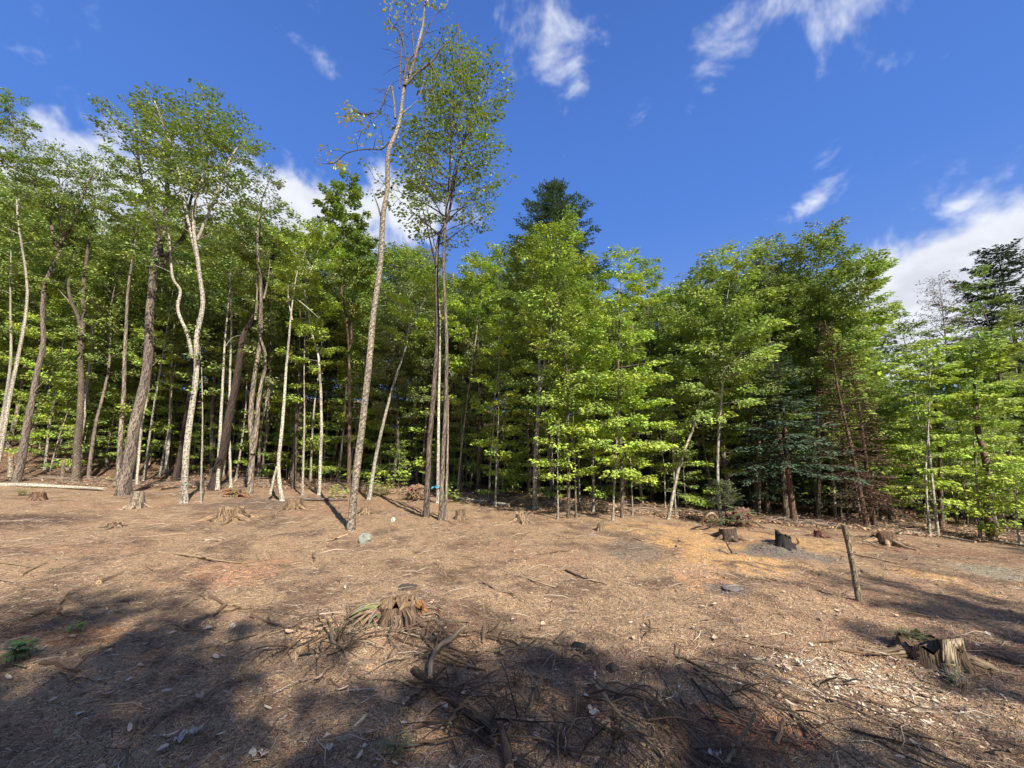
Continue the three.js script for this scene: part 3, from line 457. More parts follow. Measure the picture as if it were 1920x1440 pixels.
tree(B, 'sturdy grey trunk with a high fork, standing on splayed roots before the big spruce', { p: '1004,954 1003,874 1008,800 1011,752 1012,716 1011,640 1008,560 1000,470', w: 11, b: 0, bc: 0, taper: 0.6, cs: 640, R: 75, n: 9000, c: 0, limbs: 18, flare: 0.9, extra: [{ p: '1011,735 1018,700 1024,660 1032,625 1040,560', w: 6, share: 0.5, start: 0.4 }] });
tree('sapling', 'crooked thin sapling bent over at its top before the big spruce', { p: '1046,974 1046,851 1049,790 1048,755 1040,742', w: 4, cs: 900, R: 34, n: 1200, c: 1, limbs: 10, bc: 1 });
tree(B, 'dark thin trunk whose pointed leafy crown hides the lower half of the big spruce', { p: '1066,972 1066,806 1063,698 1053,635 1046,563 1044,500 1042,425', w: 7, b: 2, bc: 2, cs: 800, R: 84, n: 9500, c: 4, limbs: 28, prof: flame, layer: 0.3, parts: 14 });
tree('sapling', 'thin dark sapling pole, first of two close together', { p: '1080,972 1077,850 1075,752 1072,650', w: 4, cs: 900, R: 36, n: 1800, c: 1, limbs: 12, bc: 2, layer: 0.6 });
tree('sapling', 'thin dark sapling pole, second of two close together, a step further in', { p: '1087,956 1085,850 1084,757 1086,660', w: 4, cs: 850, R: 40, n: 1800, c: 1, limbs: 12, bc: 1, layer: 0.6 });
tree('sapling', 'straight thin grey pole by itself under yellow-green boughs', { p: '1112,961 1112,860 1112,784 1114,660 1120,560', w: 5, cs: 860, R: 52, n: 3600, c: 1, limbs: 14, bc: 1, layer: 0.6 });
tree('sapling', 'thin pale stem slanting beside the brightest layered tree', { p: '1148,977 1153,880 1157,784 1162,700', w: 5, cs: 900, R: 44, n: 2400, c: 1, limbs: 12, bc: 0, layer: 0.6 });
tree(B, 'brightest tree of the wood edge, flat yellow-green tiers reaching out over the clearing', { p: '1167,970 1166,874 1161,761 1157,702 1160,620 1162,540 1163,470', w: 9, b: 2, bc: 1, cs: 860, R: 96, n: 8000, c: 1, limbs: 30, prof: layered, el: [2, 38], layer: 0.65, thick: 0.7, droop: 0.3, parts: 16 });
tree('sapling', 'whip sapling at the foot of the brightest layered tree', { p: '1186,968 1184,900 1183,830 1186,740', w: 3.5, cs: 920, R: 36, n: 1300, c: 1, limbs: 10, layer: 0.7 });
tree(B, 'slender upright tree with an airy rounded top behind the brightest layered tree', { p: '1222,955 1222,820 1218,700 1216,600 1214,490', d: 14.6, w: 8, b: 2, bc: 2, cs: 760, R: 70, n: 9000, c: 4, limbs: 22 });
tree(B, 'bare leaning pale pole slanting up into the boughs past the brightest tree', { p: '1251,975 1264,920 1279,865 1306,793 1319,725 1330,660 1322,600', w: 7, bc: 0, cs: 740, R: 66, n: 5500, c: 0, limbs: 16, taper: 0.5 });
tree('sapling', 'thin straight pole right behind the foot of the leaning pale pole', { p: '1267,969 1263,880 1260,788 1262,680', w: 4, cs: 860, R: 44, n: 2400, c: 0, limbs: 12, layer: 0.5 });
tree(B, 'lichened white thin trunk rising through the bushy young conifer, feathery crown', { p: '1351,984 1348,897 1348,784 1353,693 1360,626 1366,540 1372,478', w: 7, b: 0, bc: 4, cs: 800, R: 90, n: 9000, c: 4, limbs: 26, prof: flame, layer: 0.4, el: [8, 50] });
tree(B, 'broad smooth grey trunk leaning behind the bushy young conifer', { p: '1366,925 1355,842 1346,761 1336,680 1322,600 1310,500', d: 13.6, w: 14, b: 0, bc: 1, taper: 0.6, cs: 700, R: 80, n: 9000, c: 0, limbs: 16 });
tree(B, 'brown-grey trunk bending slightly beside the upturned reddish root', { p: '1416,966 1419,920 1421,888 1426,829 1432,720 1440,600 1442,452', w: 10, b: 2, bc: 1, cs: 760, R: 85, n: 12000, c: 3, limbs: 24 });
tree(B, 'straight brown trunk between two dark hemlocks, tall airy crown highest over this side', { p: '1533,979 1532,900 1530,851 1532,740 1538,600 1540,440', w: 8, b: 2, bc: 2, cs: 720, R: 100, n: 15000, c: 0, limbs: 28, prof: upper, el: [20, 62] });
tree(B, 'thin brown trunk before the dead spruces, crown ragged and bright at its edge', { p: '1590,981 1583,874 1576,739 1584,640 1600,560 1610,492', w: 6, b: 2, bc: 5, cs: 720, R: 80, n: 10000, c: 4, limbs: 22 });
tree('sapling', 'bright young tree with two thin white stems, tiers of lime leaves to the ground', { p: '1743,1006 1739,897 1739,806 1738,720 1740,630', w: 5, bc: 4, cs: 940, R: 56, n: 4200, c: 1, limbs: 24, prof: layered, el: [4, 34], layer: 0.65, thick: 0.7, extra: [{ p: '1761,1008 1750,897 1739,797', w: 5, w1: 4, bc: 4, foot: 1 }] });
tree('sapling', 'slim pale young tree in front of the thick reddish twin trunk', { p: '1838,1011 1833,940 1827,874 1818,784 1812,720 1806,670', w: 5, bc: 0, cs: 860, R: 52, n: 3400, c: 1, limbs: 20, prof: layered, el: [4, 36], layer: 0.6, thick: 0.7 });
tree(B, 'thick reddish trunk with a second stem, last big trunk along the clearing', { p: '1861,1016 1857,950 1854,897 1845,797 1842,720 1846,650', w: 17, b: 1, bc: 5, taper: 0.5, cs: 790, R: 75, n: 7000, c: 4, limbs: 20, extra: [{ p: '1846,1000 1842,900 1834,810 1826,700', w: 9, bc: 5, foot: 1 }] });
tree('sapling', 'small bright bush-like sapling past the thick reddish trunk', { p: '1912,1024 1908,990 1904,950 1900,880', w: 4, bc: 4, cs: 1000, R: 52, n: 2600, c: 1, limbs: 16, layer: 0.6 });
tree(B, 'nearly bare greyish tree with fine brown buds standing before the open spruce', { p: '1778,900 1776,800 1775,716 1773,600 1768,515', d: 16, w: 7, b: 2, bc: 1, cs: 720, R: 50, n: 2600, col: [0.24, 0.19, 0.14], size: 0.06, limbs: 34, el: [35, 70], twigRate: 8 });

// --- conifers
function coniferAt(label, px, py, d, topY, Rpx, o, name = 'conifer_tree') {
  const seed = treeSeed += 7; let base; if (d) { const q = at(px, py, d); base = onGround(q.x, q.z); } else base = ground(px, py);
  const depth = -base.z, H = at(px, topY, depth).y - base.y, root = thing(name, label, 'tree', base);
  return conifer(root, { H, R: rad(Rpx, depth), r0: rad(o.w ?? 10, depth) / 2, start: 0.1, levels: 26, el: [-8, 50], droop: 0.12, col: [0.045, 0.085, 0.038], ...o }, seed);
}
coniferAt('big dense dark spruce whose top stands alone above the middle of the treeline', 1048, 880, 20, 338, 112, { w: 22, start: 0.4, levels: 24, per: 7, el: [0, 30], droop: 0.12, nl: 0.2, nw: 0.36, twigRate: 7, step: 0.08, gap: 0.08, prof: (u) => (u < 0.7 ? 0.95 - 0.25 * u : Math.pow((1 - u) / 0.3, 0.9) * 0.74 + 0.03), col: [0.10, 0.15, 0.07] });
coniferAt('open spruce with drooping separate boughs standing against the white cloud', 1962, 900, 17.5, 458, 150, { w: 15, start: 0.36, levels: 19, per: 6, el: [-4, 40], droop: 0.2, nl: 0.19, nw: 0.4, twigRate: 8, step: 0.06, twigLen: 1.0, hang: 0.35, gap: 0.08, prof: (u) => Math.pow(1 - u, 0.62) * 0.95 + 0.05, col: [0.08, 0.115, 0.065] });
coniferAt('dark narrow spruce top showing behind the leafy crowns beside the broken-topped tree', 553, 890, 19, 402, 60, { w: 14, start: 0.3, levels: 20, nl: 0.2, nw: 0.36, step: 0.1, twigRate: 5 });
const hem = { w: 10, start: 0.12, levels: 20, per: 5, el: [-12, 30], droop: 0.1, nl: 0.13, nw: 0.36, twigRate: 9, step: 0.06, hang: 0.25, col: [0.065, 0.115, 0.06], bcol: BARKCOL[5] };
coniferAt('dark hemlock with a bare reddish lower trunk, boughs hanging over the litter bank', 1490, 984, 0, 640, 92, { ...hem, start: 0.3 });
coniferAt('dark hemlock behind the brown-grey bending trunk', 1440, 960, 13.6, 650, 90, hem);
coniferAt('dark hemlock set in the shade just past the straight brown trunk', 1562, 965, 14, 620, 90, hem);
coniferAt('small hemlock deep in the shade behind the leaning pale pole', 1302, 940, 14.5, 620, 65, hem);
coniferAt('bushy olive-green young conifer at the foot of the lichened white trunk', 1362, 986, 0, 905, 46, { w: 4, start: 0.12, levels: 9, per: 6, el: [0, 45], droop: 0.05, nl: 0.07, nw: 0.3, twigRate: 14, step: 0.04, col: [0.12, 0.155, 0.065], prof: (u) => Math.pow(1 - u, 0.5) }, 'young_conifer');
const dead = { dead: 2, start: 0.12, levels: 46, per: 5, el: [-14, 25], droop: 0.12, boughCol: [0.2, 0.13, 0.09], bcol: BARKCOL[5], twigRate: 5, bare: 0.4, gap: 0.15 };
coniferAt('dead spruce with a reddish trunk and bare drooping twigs, nearer the post', 1627, 992, 0, 600, 52, { ...dead, w: 9, lean: [-0.35, 0], dead: 1, nl: 0.08, nw: 0.2, step: 0.12, col: [0.2, 0.12, 0.07] }, 'dead_spruce');
coniferAt('dead spruce with a grey trunk and rusty dry twigs, second of the dead pair', 1641, 993, 0, 660, 56, { ...dead, w: 9, dead: 1, nl: 0.09, nw: 0.22, step: 0.1, col: [0.2, 0.12, 0.07] }, 'dead_spruce');
coniferAt('thin dead pole spruce close behind the dead pair', 1634, 975, 13.6, 700, 36, { ...dead, w: 6 }, 'dead_spruce');
for (const o of scene.children) if (/conifer|spruce/.test(o.name)) o.userData.category = 'tree';

// --- snags and posts at the wood edge
function snag(label, p, w, bc, name = 'snag') {
  const f = p.split(' ')[0].split(',').map(Number), base = ground(f[0], f[1]), root = thing(name, label, name === 'snag' ? 'dead tree' : 'post', base.clone()), pts = curve(pathOf(p, -base.z, base), 10); pts[0].y -= 0.15;
  const r0 = rad(w, -base.z) / 2;
  new MB().tube(pts, pts.map((_, i) => r0 * (1 - 0.02 * i)), 10, BARKCOL[bc], { wob: 0.3, seed: w, flare: 0.3, cap: true, capCol: [0.6, 0.48, 0.33], tint: MOSS(w) }).build('trunk', BARK[1], root);
  const e = pts[pts.length - 1], m = new MB(), r = rng(w * 31); for (let i = 0; i < 7; i++) { const a = i * 0.9, q = V(Math.cos(a) * r0 * 0.7, 0, Math.sin(a) * r0 * 0.7).add(e); m.tube([q.clone().add(V(0, -0.06, 0)), q.clone().add(V(0, 0.05 + r() * 0.1, 0))], [r0 * 0.35, 0.003], 4, [0.5, 0.38, 0.26]); } m.build('splinter', WOOD, root, 'stuff');
  return root;
}
snag('short pale broken snag at the foot of the dark forked tree', '19,897 20,876 20,856', 8, 4);
snag('short grey broken snag standing behind the long fallen log', '117,899 118,880 119,866', 6, 1);

// --- the woods behind: prototypes with their parts, then a copy each
const EDGE = [[-400, 885], [0, 892], [240, 912], [500, 908], [700, 918], [900, 936], [1100, 950], [1300, 966], [1600, 988], [1900, 1012], [2300, 1030]];
const TOP = [[-400, 230], [0, 320], [60, 350], [130, 380], [220, 350], [350, 340], [440, 360], [500, 410], [560, 430], [650, 400], [740, 440], [800, 475], [900, 470], [960, 455], [1060, 450], [1150, 500], [1220, 520], [1300, 515], [1400, 485], [1540, 480], [1600, 520], [1660, 600], [1720, 660], [1800, 690], [1900, 660], [2300, 640]];
const along = (a, x) => { for (let i = 1; i < a.length; i++) if (x < a[i][0]) return lerp(a[i - 1][1], a[i][1], clamp((x - a[i - 1][0]) / (a[i][0] - a[i - 1][0]), 0, 1)); return a[a.length - 1][1]; };
const edgeD = (px) => -ground(clamp(px, 10, 1910), along(EDGE, px)).z;
const fr = rng(2024);
function proto(k) {
  const H = 11, seed = 900 + k * 13, pts = [V(0, -0.1, 0), V(0.1 * (k - 2), 2.5, 0.1), V(0.14 * (k - 2), 5, -0.1), V(0.2, 8, 0.1), V(0.1, H, 0)];
  const g = new THREE.Group();
  broadleaf(g, { trunk: pts, r0: [0.085, 0.065, 0.08, 0.055, 0.095, 0.065][k], start: [0.34, 0.22, 0.4, 0.16, 0.34, 0.2][k], R: [2.3, 1.9, 2.1, 1.6, 2.5, 1.8][k], limbs: 30, el: [[12, 60], [6, 55], [20, 64], [4, 48], [15, 60], [6, 50]][k], leaves: [14000, 13500, 12500, 11500, 15000, 13000][k], col: GREEN[[0, 4, 0, 1, 3, 4][k]], size: 0.105, fluff: 0.22, thick: 1.0, tilt: 1.8, droop: 0.35, bark: [2, 0, 2, 0, 2, 2][k], bcol: BARKCOL[[1, 0, 1, 0, 2, 0][k]], parts: 8, layer: 0.4 }, seed);
  return g;
}
const PROTO = [0, 1, 2, 3, 4, 5].map(proto), used = new Set();
function plant(list, name, px, d, h, H, label, group, cat = 'tree') {
  const k = Math.floor(fr() * list.length), q = at(px, 900, d), g = list[k].clone(); g.name = numbered(name); g.position.copy(onGround(q.x, q.z, -0.03)); g.rotation.y = fr() * 6.283; const s = h / H; g.scale.set(s * (0.9 + fr() * 0.2), s, s * (0.9 + fr() * 0.2)); tag(g, label, cat, group); scene.add(g); return g;
}
const WOODS = 'one of the leafy trees packed behind the front row of trunks', WG = 'leafy trees filling the woods behind the front row';
for (let row = 0; row < 9; row++) {
  const off = [1.3, 2.6, 4.2, 6, 8, 10.5, 13.5, 17, 22][row], step = [105, 105, 100, 100, 100, 105, 110, 115, 120][row];
  for (let px = -330 + (row % 2) * 50; px < 2260; px += step) {
    const x = px + (fr() - 0.5) * step * 0.8, d = edgeD(x) + off + (fr() - 0.5) * 1.4, q = at(x, 900, d), gy = height(q.x, q.z), cap = at(x, along(TOP, x) + 14 + fr() * 60, d).y - gy, left = x < 620;
    if (row < 2 && fr() < (left ? 0.55 : 0.2)) continue;
    const h = Math.min(cap, 17.5) * (row < 3 ? 0.72 + 0.28 * fr() : 0.86 + 0.14 * fr());
    if (h > 3.5) plant(PROTO, B, x, d, h, 11, WOODS, WG);
  }
}
// saplings under them
const SAP = [0, 1, 2, 3, 4].map((k) => { const g = new THREE.Group(); broadleaf(g, { trunk: [V(0, -0.05, 0), V(0.05 * (k - 2), 1.2, 0.05), V(0.1 * (k - 2), 2.6, 0), V(0.08, 4, 0.05)], r0: 0.024, start: 0.12, R: [1.1, 0.9, 1.2, 0.8, 1.0][k], limbs: 17, el: [2, 40], leaves: [3000, 2500, 3400, 2200, 2700][k], col: GREEN[[1, 4, 1, 0, 1][k]], size: 0.075, fluff: 0.15, thick: 0.8, tilt: 1.5, droop: 0.3, bark: 0, bcol: BARKCOL[[0, 1, 4, 1, 0][k]], parts: 4, layer: 0.6, prof: layered, twigRate: 6 }, 1500 + k * 11); return g; });
for (let px = 455; px < 2150; px += 34) {
  const x = px + (fr() - 0.5) * 30, near = fr() < 0.2, d = edgeD(x) + (near ? 0.4 + fr() * 1.0 : 1.2 + fr() * 4.5);
  if (x > 1370 && x < 1620 && fr() < 0.6) continue;
  plant(SAP, 'sapling', x, d, 1.4 + fr() * (near ? 2.2 : 4.2), 4, 'one of the leafy saplings growing between the trunks of the wood edge', 'saplings under the trees', 'sapling');
}
for (let i = 0; i < 16; i++) { const x = -150 + i * 40 + fr() * 30; plant(SAP, 'sapling', x, edgeD(x) + 2.5 + fr() * 6, 1 + fr() * 2.5, 4, 'one of the leafy saplings growing between the trunks of the wood edge', 'saplings under the trees', 'sapling'); }
// bare poles in the shade
const POLE = [0, 1, 2].map((k) => { const g = new THREE.Group(); broadleaf(g, { trunk: [V(0, -0.05, 0), V(0.06, 3, 0.1), V(-0.06 * k, 6, 0), V(0.1, 9, 0.05)], r0: [0.06, 0.045, 0.085][k], start: 0.55, R: 0.9, limbs: 10, el: [20, 60], leaves: 2200, col: GREEN[0], size: 0.1, fluff: 0.2, thick: 0.6, tilt: 1, droop: 0.3, bark: [0, 2, 2][k], bcol: BARKCOL[[0, 1, 2][k]], parts: 2 }, 1700 + k * 11); return g; });
for (let i = 0; i < 70; i++) { const x = -80 + i * 29.5 + fr() * 28; plant(POLE, 'pole_tree', x, edgeD(x) + 0.8 + fr() * 7, 6 + fr() * 3.5, 9, 'one of the thin pole trees standing in the shade of the woods', 'thin pole trees in the woods'); }
// dark conifers closing the depth of the woods
const CON = [0, 1, 2].map((k) => { const g = new THREE.Group(); conifer(g, { H: 9, R: [1.9, 1.6, 2.2][k], r0: 0.11, start: [0.03, 0.06, 0.1][k], levels: 19, per: 5, el: [-12, 40], droop: 0.1, nl: 0.24, nw: 0.4, twigRate: 4.5, step: 0.12, hang: 0.2, col: [0.038, 0.078, 0.036] }, 1900 + k * 17); return g; });
for (let i = 0; i < 112; i++) { const x = -330 + (i % 56) * 47 + fr() * 40, far = i >= 56, d = edgeD(x) + (far ? 15 + fr() * 10 : 5.5 + fr() * 8), q = at(x, 900, d), cap = at(x, along(TOP, x) + 90, d).y - height(q.x, q.z); plant(CON, 'conifer_tree', x, d, Math.min(cap, far ? 11 : 5 + fr() * 5), 9, 'one of the dark conifers closing off the depth of the woods', 'dark conifers inside the woods'); }
// trees behind the viewpoint, whose shade falls on the near ground
for (const [x, z, h, k] of [[-2.5, -0.6, 11.5, 0], [-0.5, -0.3, 9.5, 2], [-1.7, 0.3, 10.5, 1], [1.9, -0.3, 10.5, 2], [6.3, -1.5, 10.5, 4], [9.0, -1.6, 10.5, 5], [4.6, 1.6, 10.5, 0], [-6.2, 0.0, 12, 1], [0.7, 0.3, 10, 5], [1.4, 1.8, 11, 5], [-4.2, 1.8, 12, 4], [0.2, 2.4, 11, 4]]) {
  const hc = h * 0.72, t = hc / SUN.y, g = PROTO[k].clone(); g.name = numbered(B); g.position.copy(onGround(x + SUN.x * t, z + SUN.z * t)); g.scale.setScalar(h / 11); g.rotation.y = x * 2; tag(g, 'leafy tree standing behind the viewpoint, its shade lying on the near soil', 'tree', 'trees behind the viewpoint'); scene.add(g);
}

for (let i = 0; i < 26; i++) { const a = 0.15 + (i / 25) * 2.84, q = 17 + fr() * 6 + (i % 2) * 4, g = PROTO[i % 6].clone(); g.name = numbered(B); g.position.copy(onGround(Math.cos(a) * q * 1.1, Math.sin(a) * q)); g.scale.setScalar(0.85 + fr() * 0.35); g.rotation.y = fr() * 6.28; tag(g, 'unseen leafy tree added behind the viewpoint to screen the sky light', 'tree', 'unseen trees added behind the viewpoint to screen the sky light'); scene.add(g); }  // unseen ring of trees, added to cut the blue sky light
for (let i = 0; i < 76; i++) { const x = -140 + (i % 38) * 56 + fr() * 36; plant(SAP, 'sapling', x, edgeD(x) + 1.2 + fr() * 7, 3.2 + fr() * 4.4, 4, 'one of the leafy saplings growing between the trunks of the wood edge', 'saplings under the trees', 'sapling'); }
for (let i = 0; i < 60; i++) { const x = -150 + i * 37 + fr() * 30, d = edgeD(x) + 6 + fr() * 8; plant(CON, 'conifer_tree', x, d, 3 + fr() * 3.5, 9, 'one of the dark conifers closing off the depth of the woods', 'dark conifers inside the woods'); }

// ---------------------------------------------------------------- stumps
/* a cut stump with its roots. px, py: foot; w, h in pixels of the photograph */
function stump(label, px, py, w, h, o) {
  const base = ground(px, py), depth = -base.z, k = depth / FPX, R = w * k / 2, H = h * k * 1.05, root = thing('stump', label, 'stump', base.clone()), r = rng(o.seed), col = o.col ?? [0.55, 0.44, 0.33];
  const wall = new MB(), S = 28, rows = 7, top = [];
  for (let j = 0; j <= rows; j++) for (let i = 0; i <= S; i++) {
    const t = j / rows, a = (i % S) / S * Math.PI * 2, lobe = Math.cos(a * (o.lobes ?? 5) + o.seed), n = N2(Math.cos(a) * 1.6 + o.seed, Math.sin(a) * 1.6 + t * 1.3, 3);
    const rr = R * (0.82 + (o.flare ?? 0.5) * Math.pow(1 - t, 2.2) * (0.6 + 0.5 * lobe) + 0.14 * n + 0.05 * Math.abs(Math.cos(a * 9 + o.seed)));
    const y = t * H * (1 + (o.slant ?? 0.12) * Math.cos(a - (o.slantTo ?? 1)) * t + (o.jag ?? 0.1) * t * N2(Math.cos(a) * 3, Math.sin(a) * 3 + o.seed, 6)) - (j ? 0 : 0.12);
    const f = 0.8 + 0.35 * n + 0.25 * N2(a * 3, t * 2, 9) , q = V(Math.cos(a) * rr, y, Math.sin(a) * rr);
    wall.vert(q.x, q.y, q.z, Math.cos(a), 0.25, Math.sin(a), i / S * 1.5, y, [col[0] * f, col[1] * f, col[2] * f]); if (j === rows) top.push(q);
  }
  for (let j = 0; j < rows; j++) for (let i = 0; i < S; i++) { const a = j * (S + 1) + i; wall.i.push(a, a + S + 1, a + 1, a + 1, a + S + 1, a + S + 2); }
  wall.build('bark', o.charred ? WOOD : BARK[2], root);
  const cut = new MB(), cc = o.cut ?? [0.62, 0.48, 0.33], mid = V(0, 0, 0); top.slice(0, S).forEach((q) => mid.addScaledVector(q, 1 / S));
  for (let ring = 0; ring < 4; ring++) for (let i = 0; i <= S; i++) { const q = top[i].clone().lerp(mid, ring / 3); q.y += (o.rough ?? 0.02) * N2(q.x * 30, q.z * 30, 2) - 0.004; const f = 0.85 + 0.3 * N2(q.x * 40, q.z * 40, 4); cut.vert(q.x, q.y, q.z, 0, 1, 0, q.x, q.z, [cc[0] * f, cc[1] * f, cc[2] * f]); }
  for (let ring = 0; ring < 3; ring++) for (let i = 0; i < S; i++) { const a = ring * (S + 1) + i; cut.i.push(a, a + 1, a + S + 1, a + 1, a + S + 2, a + S + 1); }
  cut.build('cut_face', WOOD, root);
  for (let i = 0; i < (o.roots ?? 5); i++) {
    const a = (o.rootFrom ?? 0) + i / (o.roots ?? 5) * Math.PI * 2 * (o.rootSpan ?? 1) + r() * 0.4, L = R * (1.6 + r() * 1.8) * (o.rootLen ?? 1), pts = [];
    for (let j = 0; j <= 5; j++) { const s = j / 5, x = Math.cos(a + s * (r() - 0.5) * 0.5) * (R * 0.6 + L * s), z = Math.sin(a + s * 0.3) * (R * 0.6 + L * s); pts.push(V(x, height(base.x + x, base.z + z) - base.y + H * 0.45 * Math.pow(1 - s, 2.2) - 0.01 - 0.02 * s, z)); }
    const g = 0.8 + r() * 0.4; new MB().tube(curve(pts, 10), Array.from({ length: 11 }, (_, j) => R * 0.26 * (1 - j / 10.6) + 0.006), 7, (o.rootCol ?? col).map((c) => c * g), { wob: 0.3, seed: i + o.seed }).build('root', o.charred ? WOOD : BARK[2], root);
  }
  return root;
}
const PALE = [0.72, 0.62, 0.48];
stump('tall pale stump with splayed roots below the thickest grey trunk', 254, 953, 22, 26, { seed: 3, col: [0.6, 0.54, 0.45], cut: [0.6, 0.38, 0.25], roots: 7, rootLen: 0.9, flare: 0.6, rootCol: PALE });
stump('wide low ribbed stump in the open, bark crumbling down its near side', 431, 974, 46, 19, { seed: 5, col: [0.6, 0.45, 0.3], cut: [0.7, 0.56, 0.38], jag: 0.35, roots: 6, flare: 0.7, lobes: 7 });
stump('rounded pale stump past the foot of the S-shaped tree', 550, 953, 27, 15, { seed: 8, col: [0.62, 0.47, 0.3], cut: [0.72, 0.58, 0.4], flare: 0.7, roots: 4 });
stump('small pale stump behind the white rock, between the scaly tree and the clump of three', 685, 964, 18, 12, { seed: 9, col: [0.7, 0.56, 0.37], cut: [0.75, 0.62, 0.42], roots: 4 });
stump('squat square-topped stump just past the clump of three trunks', 863, 974, 19, 16, { seed: 12, col: [0.5, 0.4, 0.28], cut: [0.72, 0.6, 0.4], roots: 4, flare: 0.35 });
stump('low bright stump by the fallen log at the wood edge', 912, 948, 20, 8, { seed: 14, col: [0.6, 0.47, 0.3], cut: [0.74, 0.62, 0.42], roots: 3 });
stump('pale broken stump in front of the sturdy high-forked trunk', 978, 980, 24, 15, { seed: 17, col: [0.72, 0.58, 0.4], cut: [0.72, 0.58, 0.4], jag: 0.5, rough: 0.08, roots: 5 });
stump('small pale leaning stump on the near side of the wood edge saplings', 1126, 995, 14, 12, { seed: 19, col: [0.62, 0.5, 0.34], slant: 0.5, roots: 3 });
stump('dark flat-topped stump in front of the bushy young conifer', 1366, 1012, 32, 19, { seed: 21, col: [0.26, 0.2, 0.16], cut: [0.5, 0.4, 0.3], roots: 5, rootCol: [0.45, 0.36, 0.26], flare: 0.35 });
stump('charred black stump on the grey ash mound', 1470, 1022, 28, 14, { seed: 23, col: [0.055, 0.055, 0.065], cut: [0.04, 0.04, 0.045], charred: true, jag: 0.7, slant: 0.5, slantTo: 3.2, roots: 4, rootLen: 0.6, rough: 0.12 });
stump('little reddish stump between the ash mound and the post', 1537, 1007, 18, 12, { seed: 25, col: [0.42, 0.22, 0.15], cut: [0.5, 0.3, 0.2], jag: 0.5, roots: 4 });
stump('low hollow stump ringed with pale torn roots beyond the post', 1660, 1019, 40, 16, { seed: 27, col: [0.4, 0.27, 0.18], cut: [0.24, 0.15, 0.1], jag: 0.5, roots: 9, rootLen: 1.3, rootCol: [0.66, 0.5, 0.34], flare: 0.6 });
stump('stump stub with raised pale roots in the open soil below the tall rooted stump', 213, 990, 20, 9, { seed: 29, col: [0.5, 0.36, 0.24], jag: 0.4, roots: 5, rootLen: 1.8, rootCol: PALE });
stump('low brown stump beside the tuft of grass near the long log', 70, 938, 22, 13, { seed: 31, col: [0.45, 0.3, 0.2], cut: [0.4, 0.26, 0.17], jag: 0.4, roots: 4 });
{ // the big near stump: low hollow rim behind, tall split slab in front
  const s = stump('big near stump with a tall split bark slab and a notch, mossy low rim behind', 1745, 1236, 92, 26, { seed: 33, col: [0.4, 0.31, 0.21], cut: [0.28, 0.2, 0.13], roots: 4, rootLen: 0.8, flare: 0.35, jag: 0.5, rough: 0.1, rootCol: [0.4, 0.32, 0.22] }), b = s.position;
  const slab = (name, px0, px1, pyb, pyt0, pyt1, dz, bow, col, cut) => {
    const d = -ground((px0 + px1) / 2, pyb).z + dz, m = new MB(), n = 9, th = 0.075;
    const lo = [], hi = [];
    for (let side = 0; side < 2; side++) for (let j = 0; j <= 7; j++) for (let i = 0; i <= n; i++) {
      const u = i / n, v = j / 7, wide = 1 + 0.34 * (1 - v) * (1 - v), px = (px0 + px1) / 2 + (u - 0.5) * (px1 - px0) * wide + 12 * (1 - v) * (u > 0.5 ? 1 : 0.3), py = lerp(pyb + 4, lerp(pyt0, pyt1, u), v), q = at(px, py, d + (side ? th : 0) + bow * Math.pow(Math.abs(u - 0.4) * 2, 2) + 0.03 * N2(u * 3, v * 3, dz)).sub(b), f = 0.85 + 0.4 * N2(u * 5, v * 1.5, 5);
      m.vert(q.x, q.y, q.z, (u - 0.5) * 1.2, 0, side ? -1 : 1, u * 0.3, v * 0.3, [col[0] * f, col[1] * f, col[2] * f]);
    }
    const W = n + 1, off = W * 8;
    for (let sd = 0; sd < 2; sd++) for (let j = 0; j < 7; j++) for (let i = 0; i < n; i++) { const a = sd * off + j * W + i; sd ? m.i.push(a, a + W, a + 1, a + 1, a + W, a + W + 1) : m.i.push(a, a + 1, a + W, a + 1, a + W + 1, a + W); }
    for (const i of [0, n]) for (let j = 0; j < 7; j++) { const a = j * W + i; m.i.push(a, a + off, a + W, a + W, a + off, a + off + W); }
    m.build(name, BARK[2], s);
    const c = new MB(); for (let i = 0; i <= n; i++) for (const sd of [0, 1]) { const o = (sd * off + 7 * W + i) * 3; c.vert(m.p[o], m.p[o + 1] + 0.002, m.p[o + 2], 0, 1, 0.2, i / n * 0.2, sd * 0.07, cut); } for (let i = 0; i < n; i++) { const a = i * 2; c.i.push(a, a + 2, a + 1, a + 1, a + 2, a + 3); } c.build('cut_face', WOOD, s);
  };
  slab('slab', 1762, 1806, 1264, 1200, 1196, 0, 0.12, [0.95, 0.86, 0.66], [0.8, 0.7, 0.5]);  // pale wood, with sunlight painted in to brighten it
  slab('slab', 1752, 1782, 1262, 1196, 1214, 0.07, 0.05, [0.34, 0.27, 0.18], [0.78, 0.68, 0.46]);  // dark bark, the shaded side of the stump painted in
}
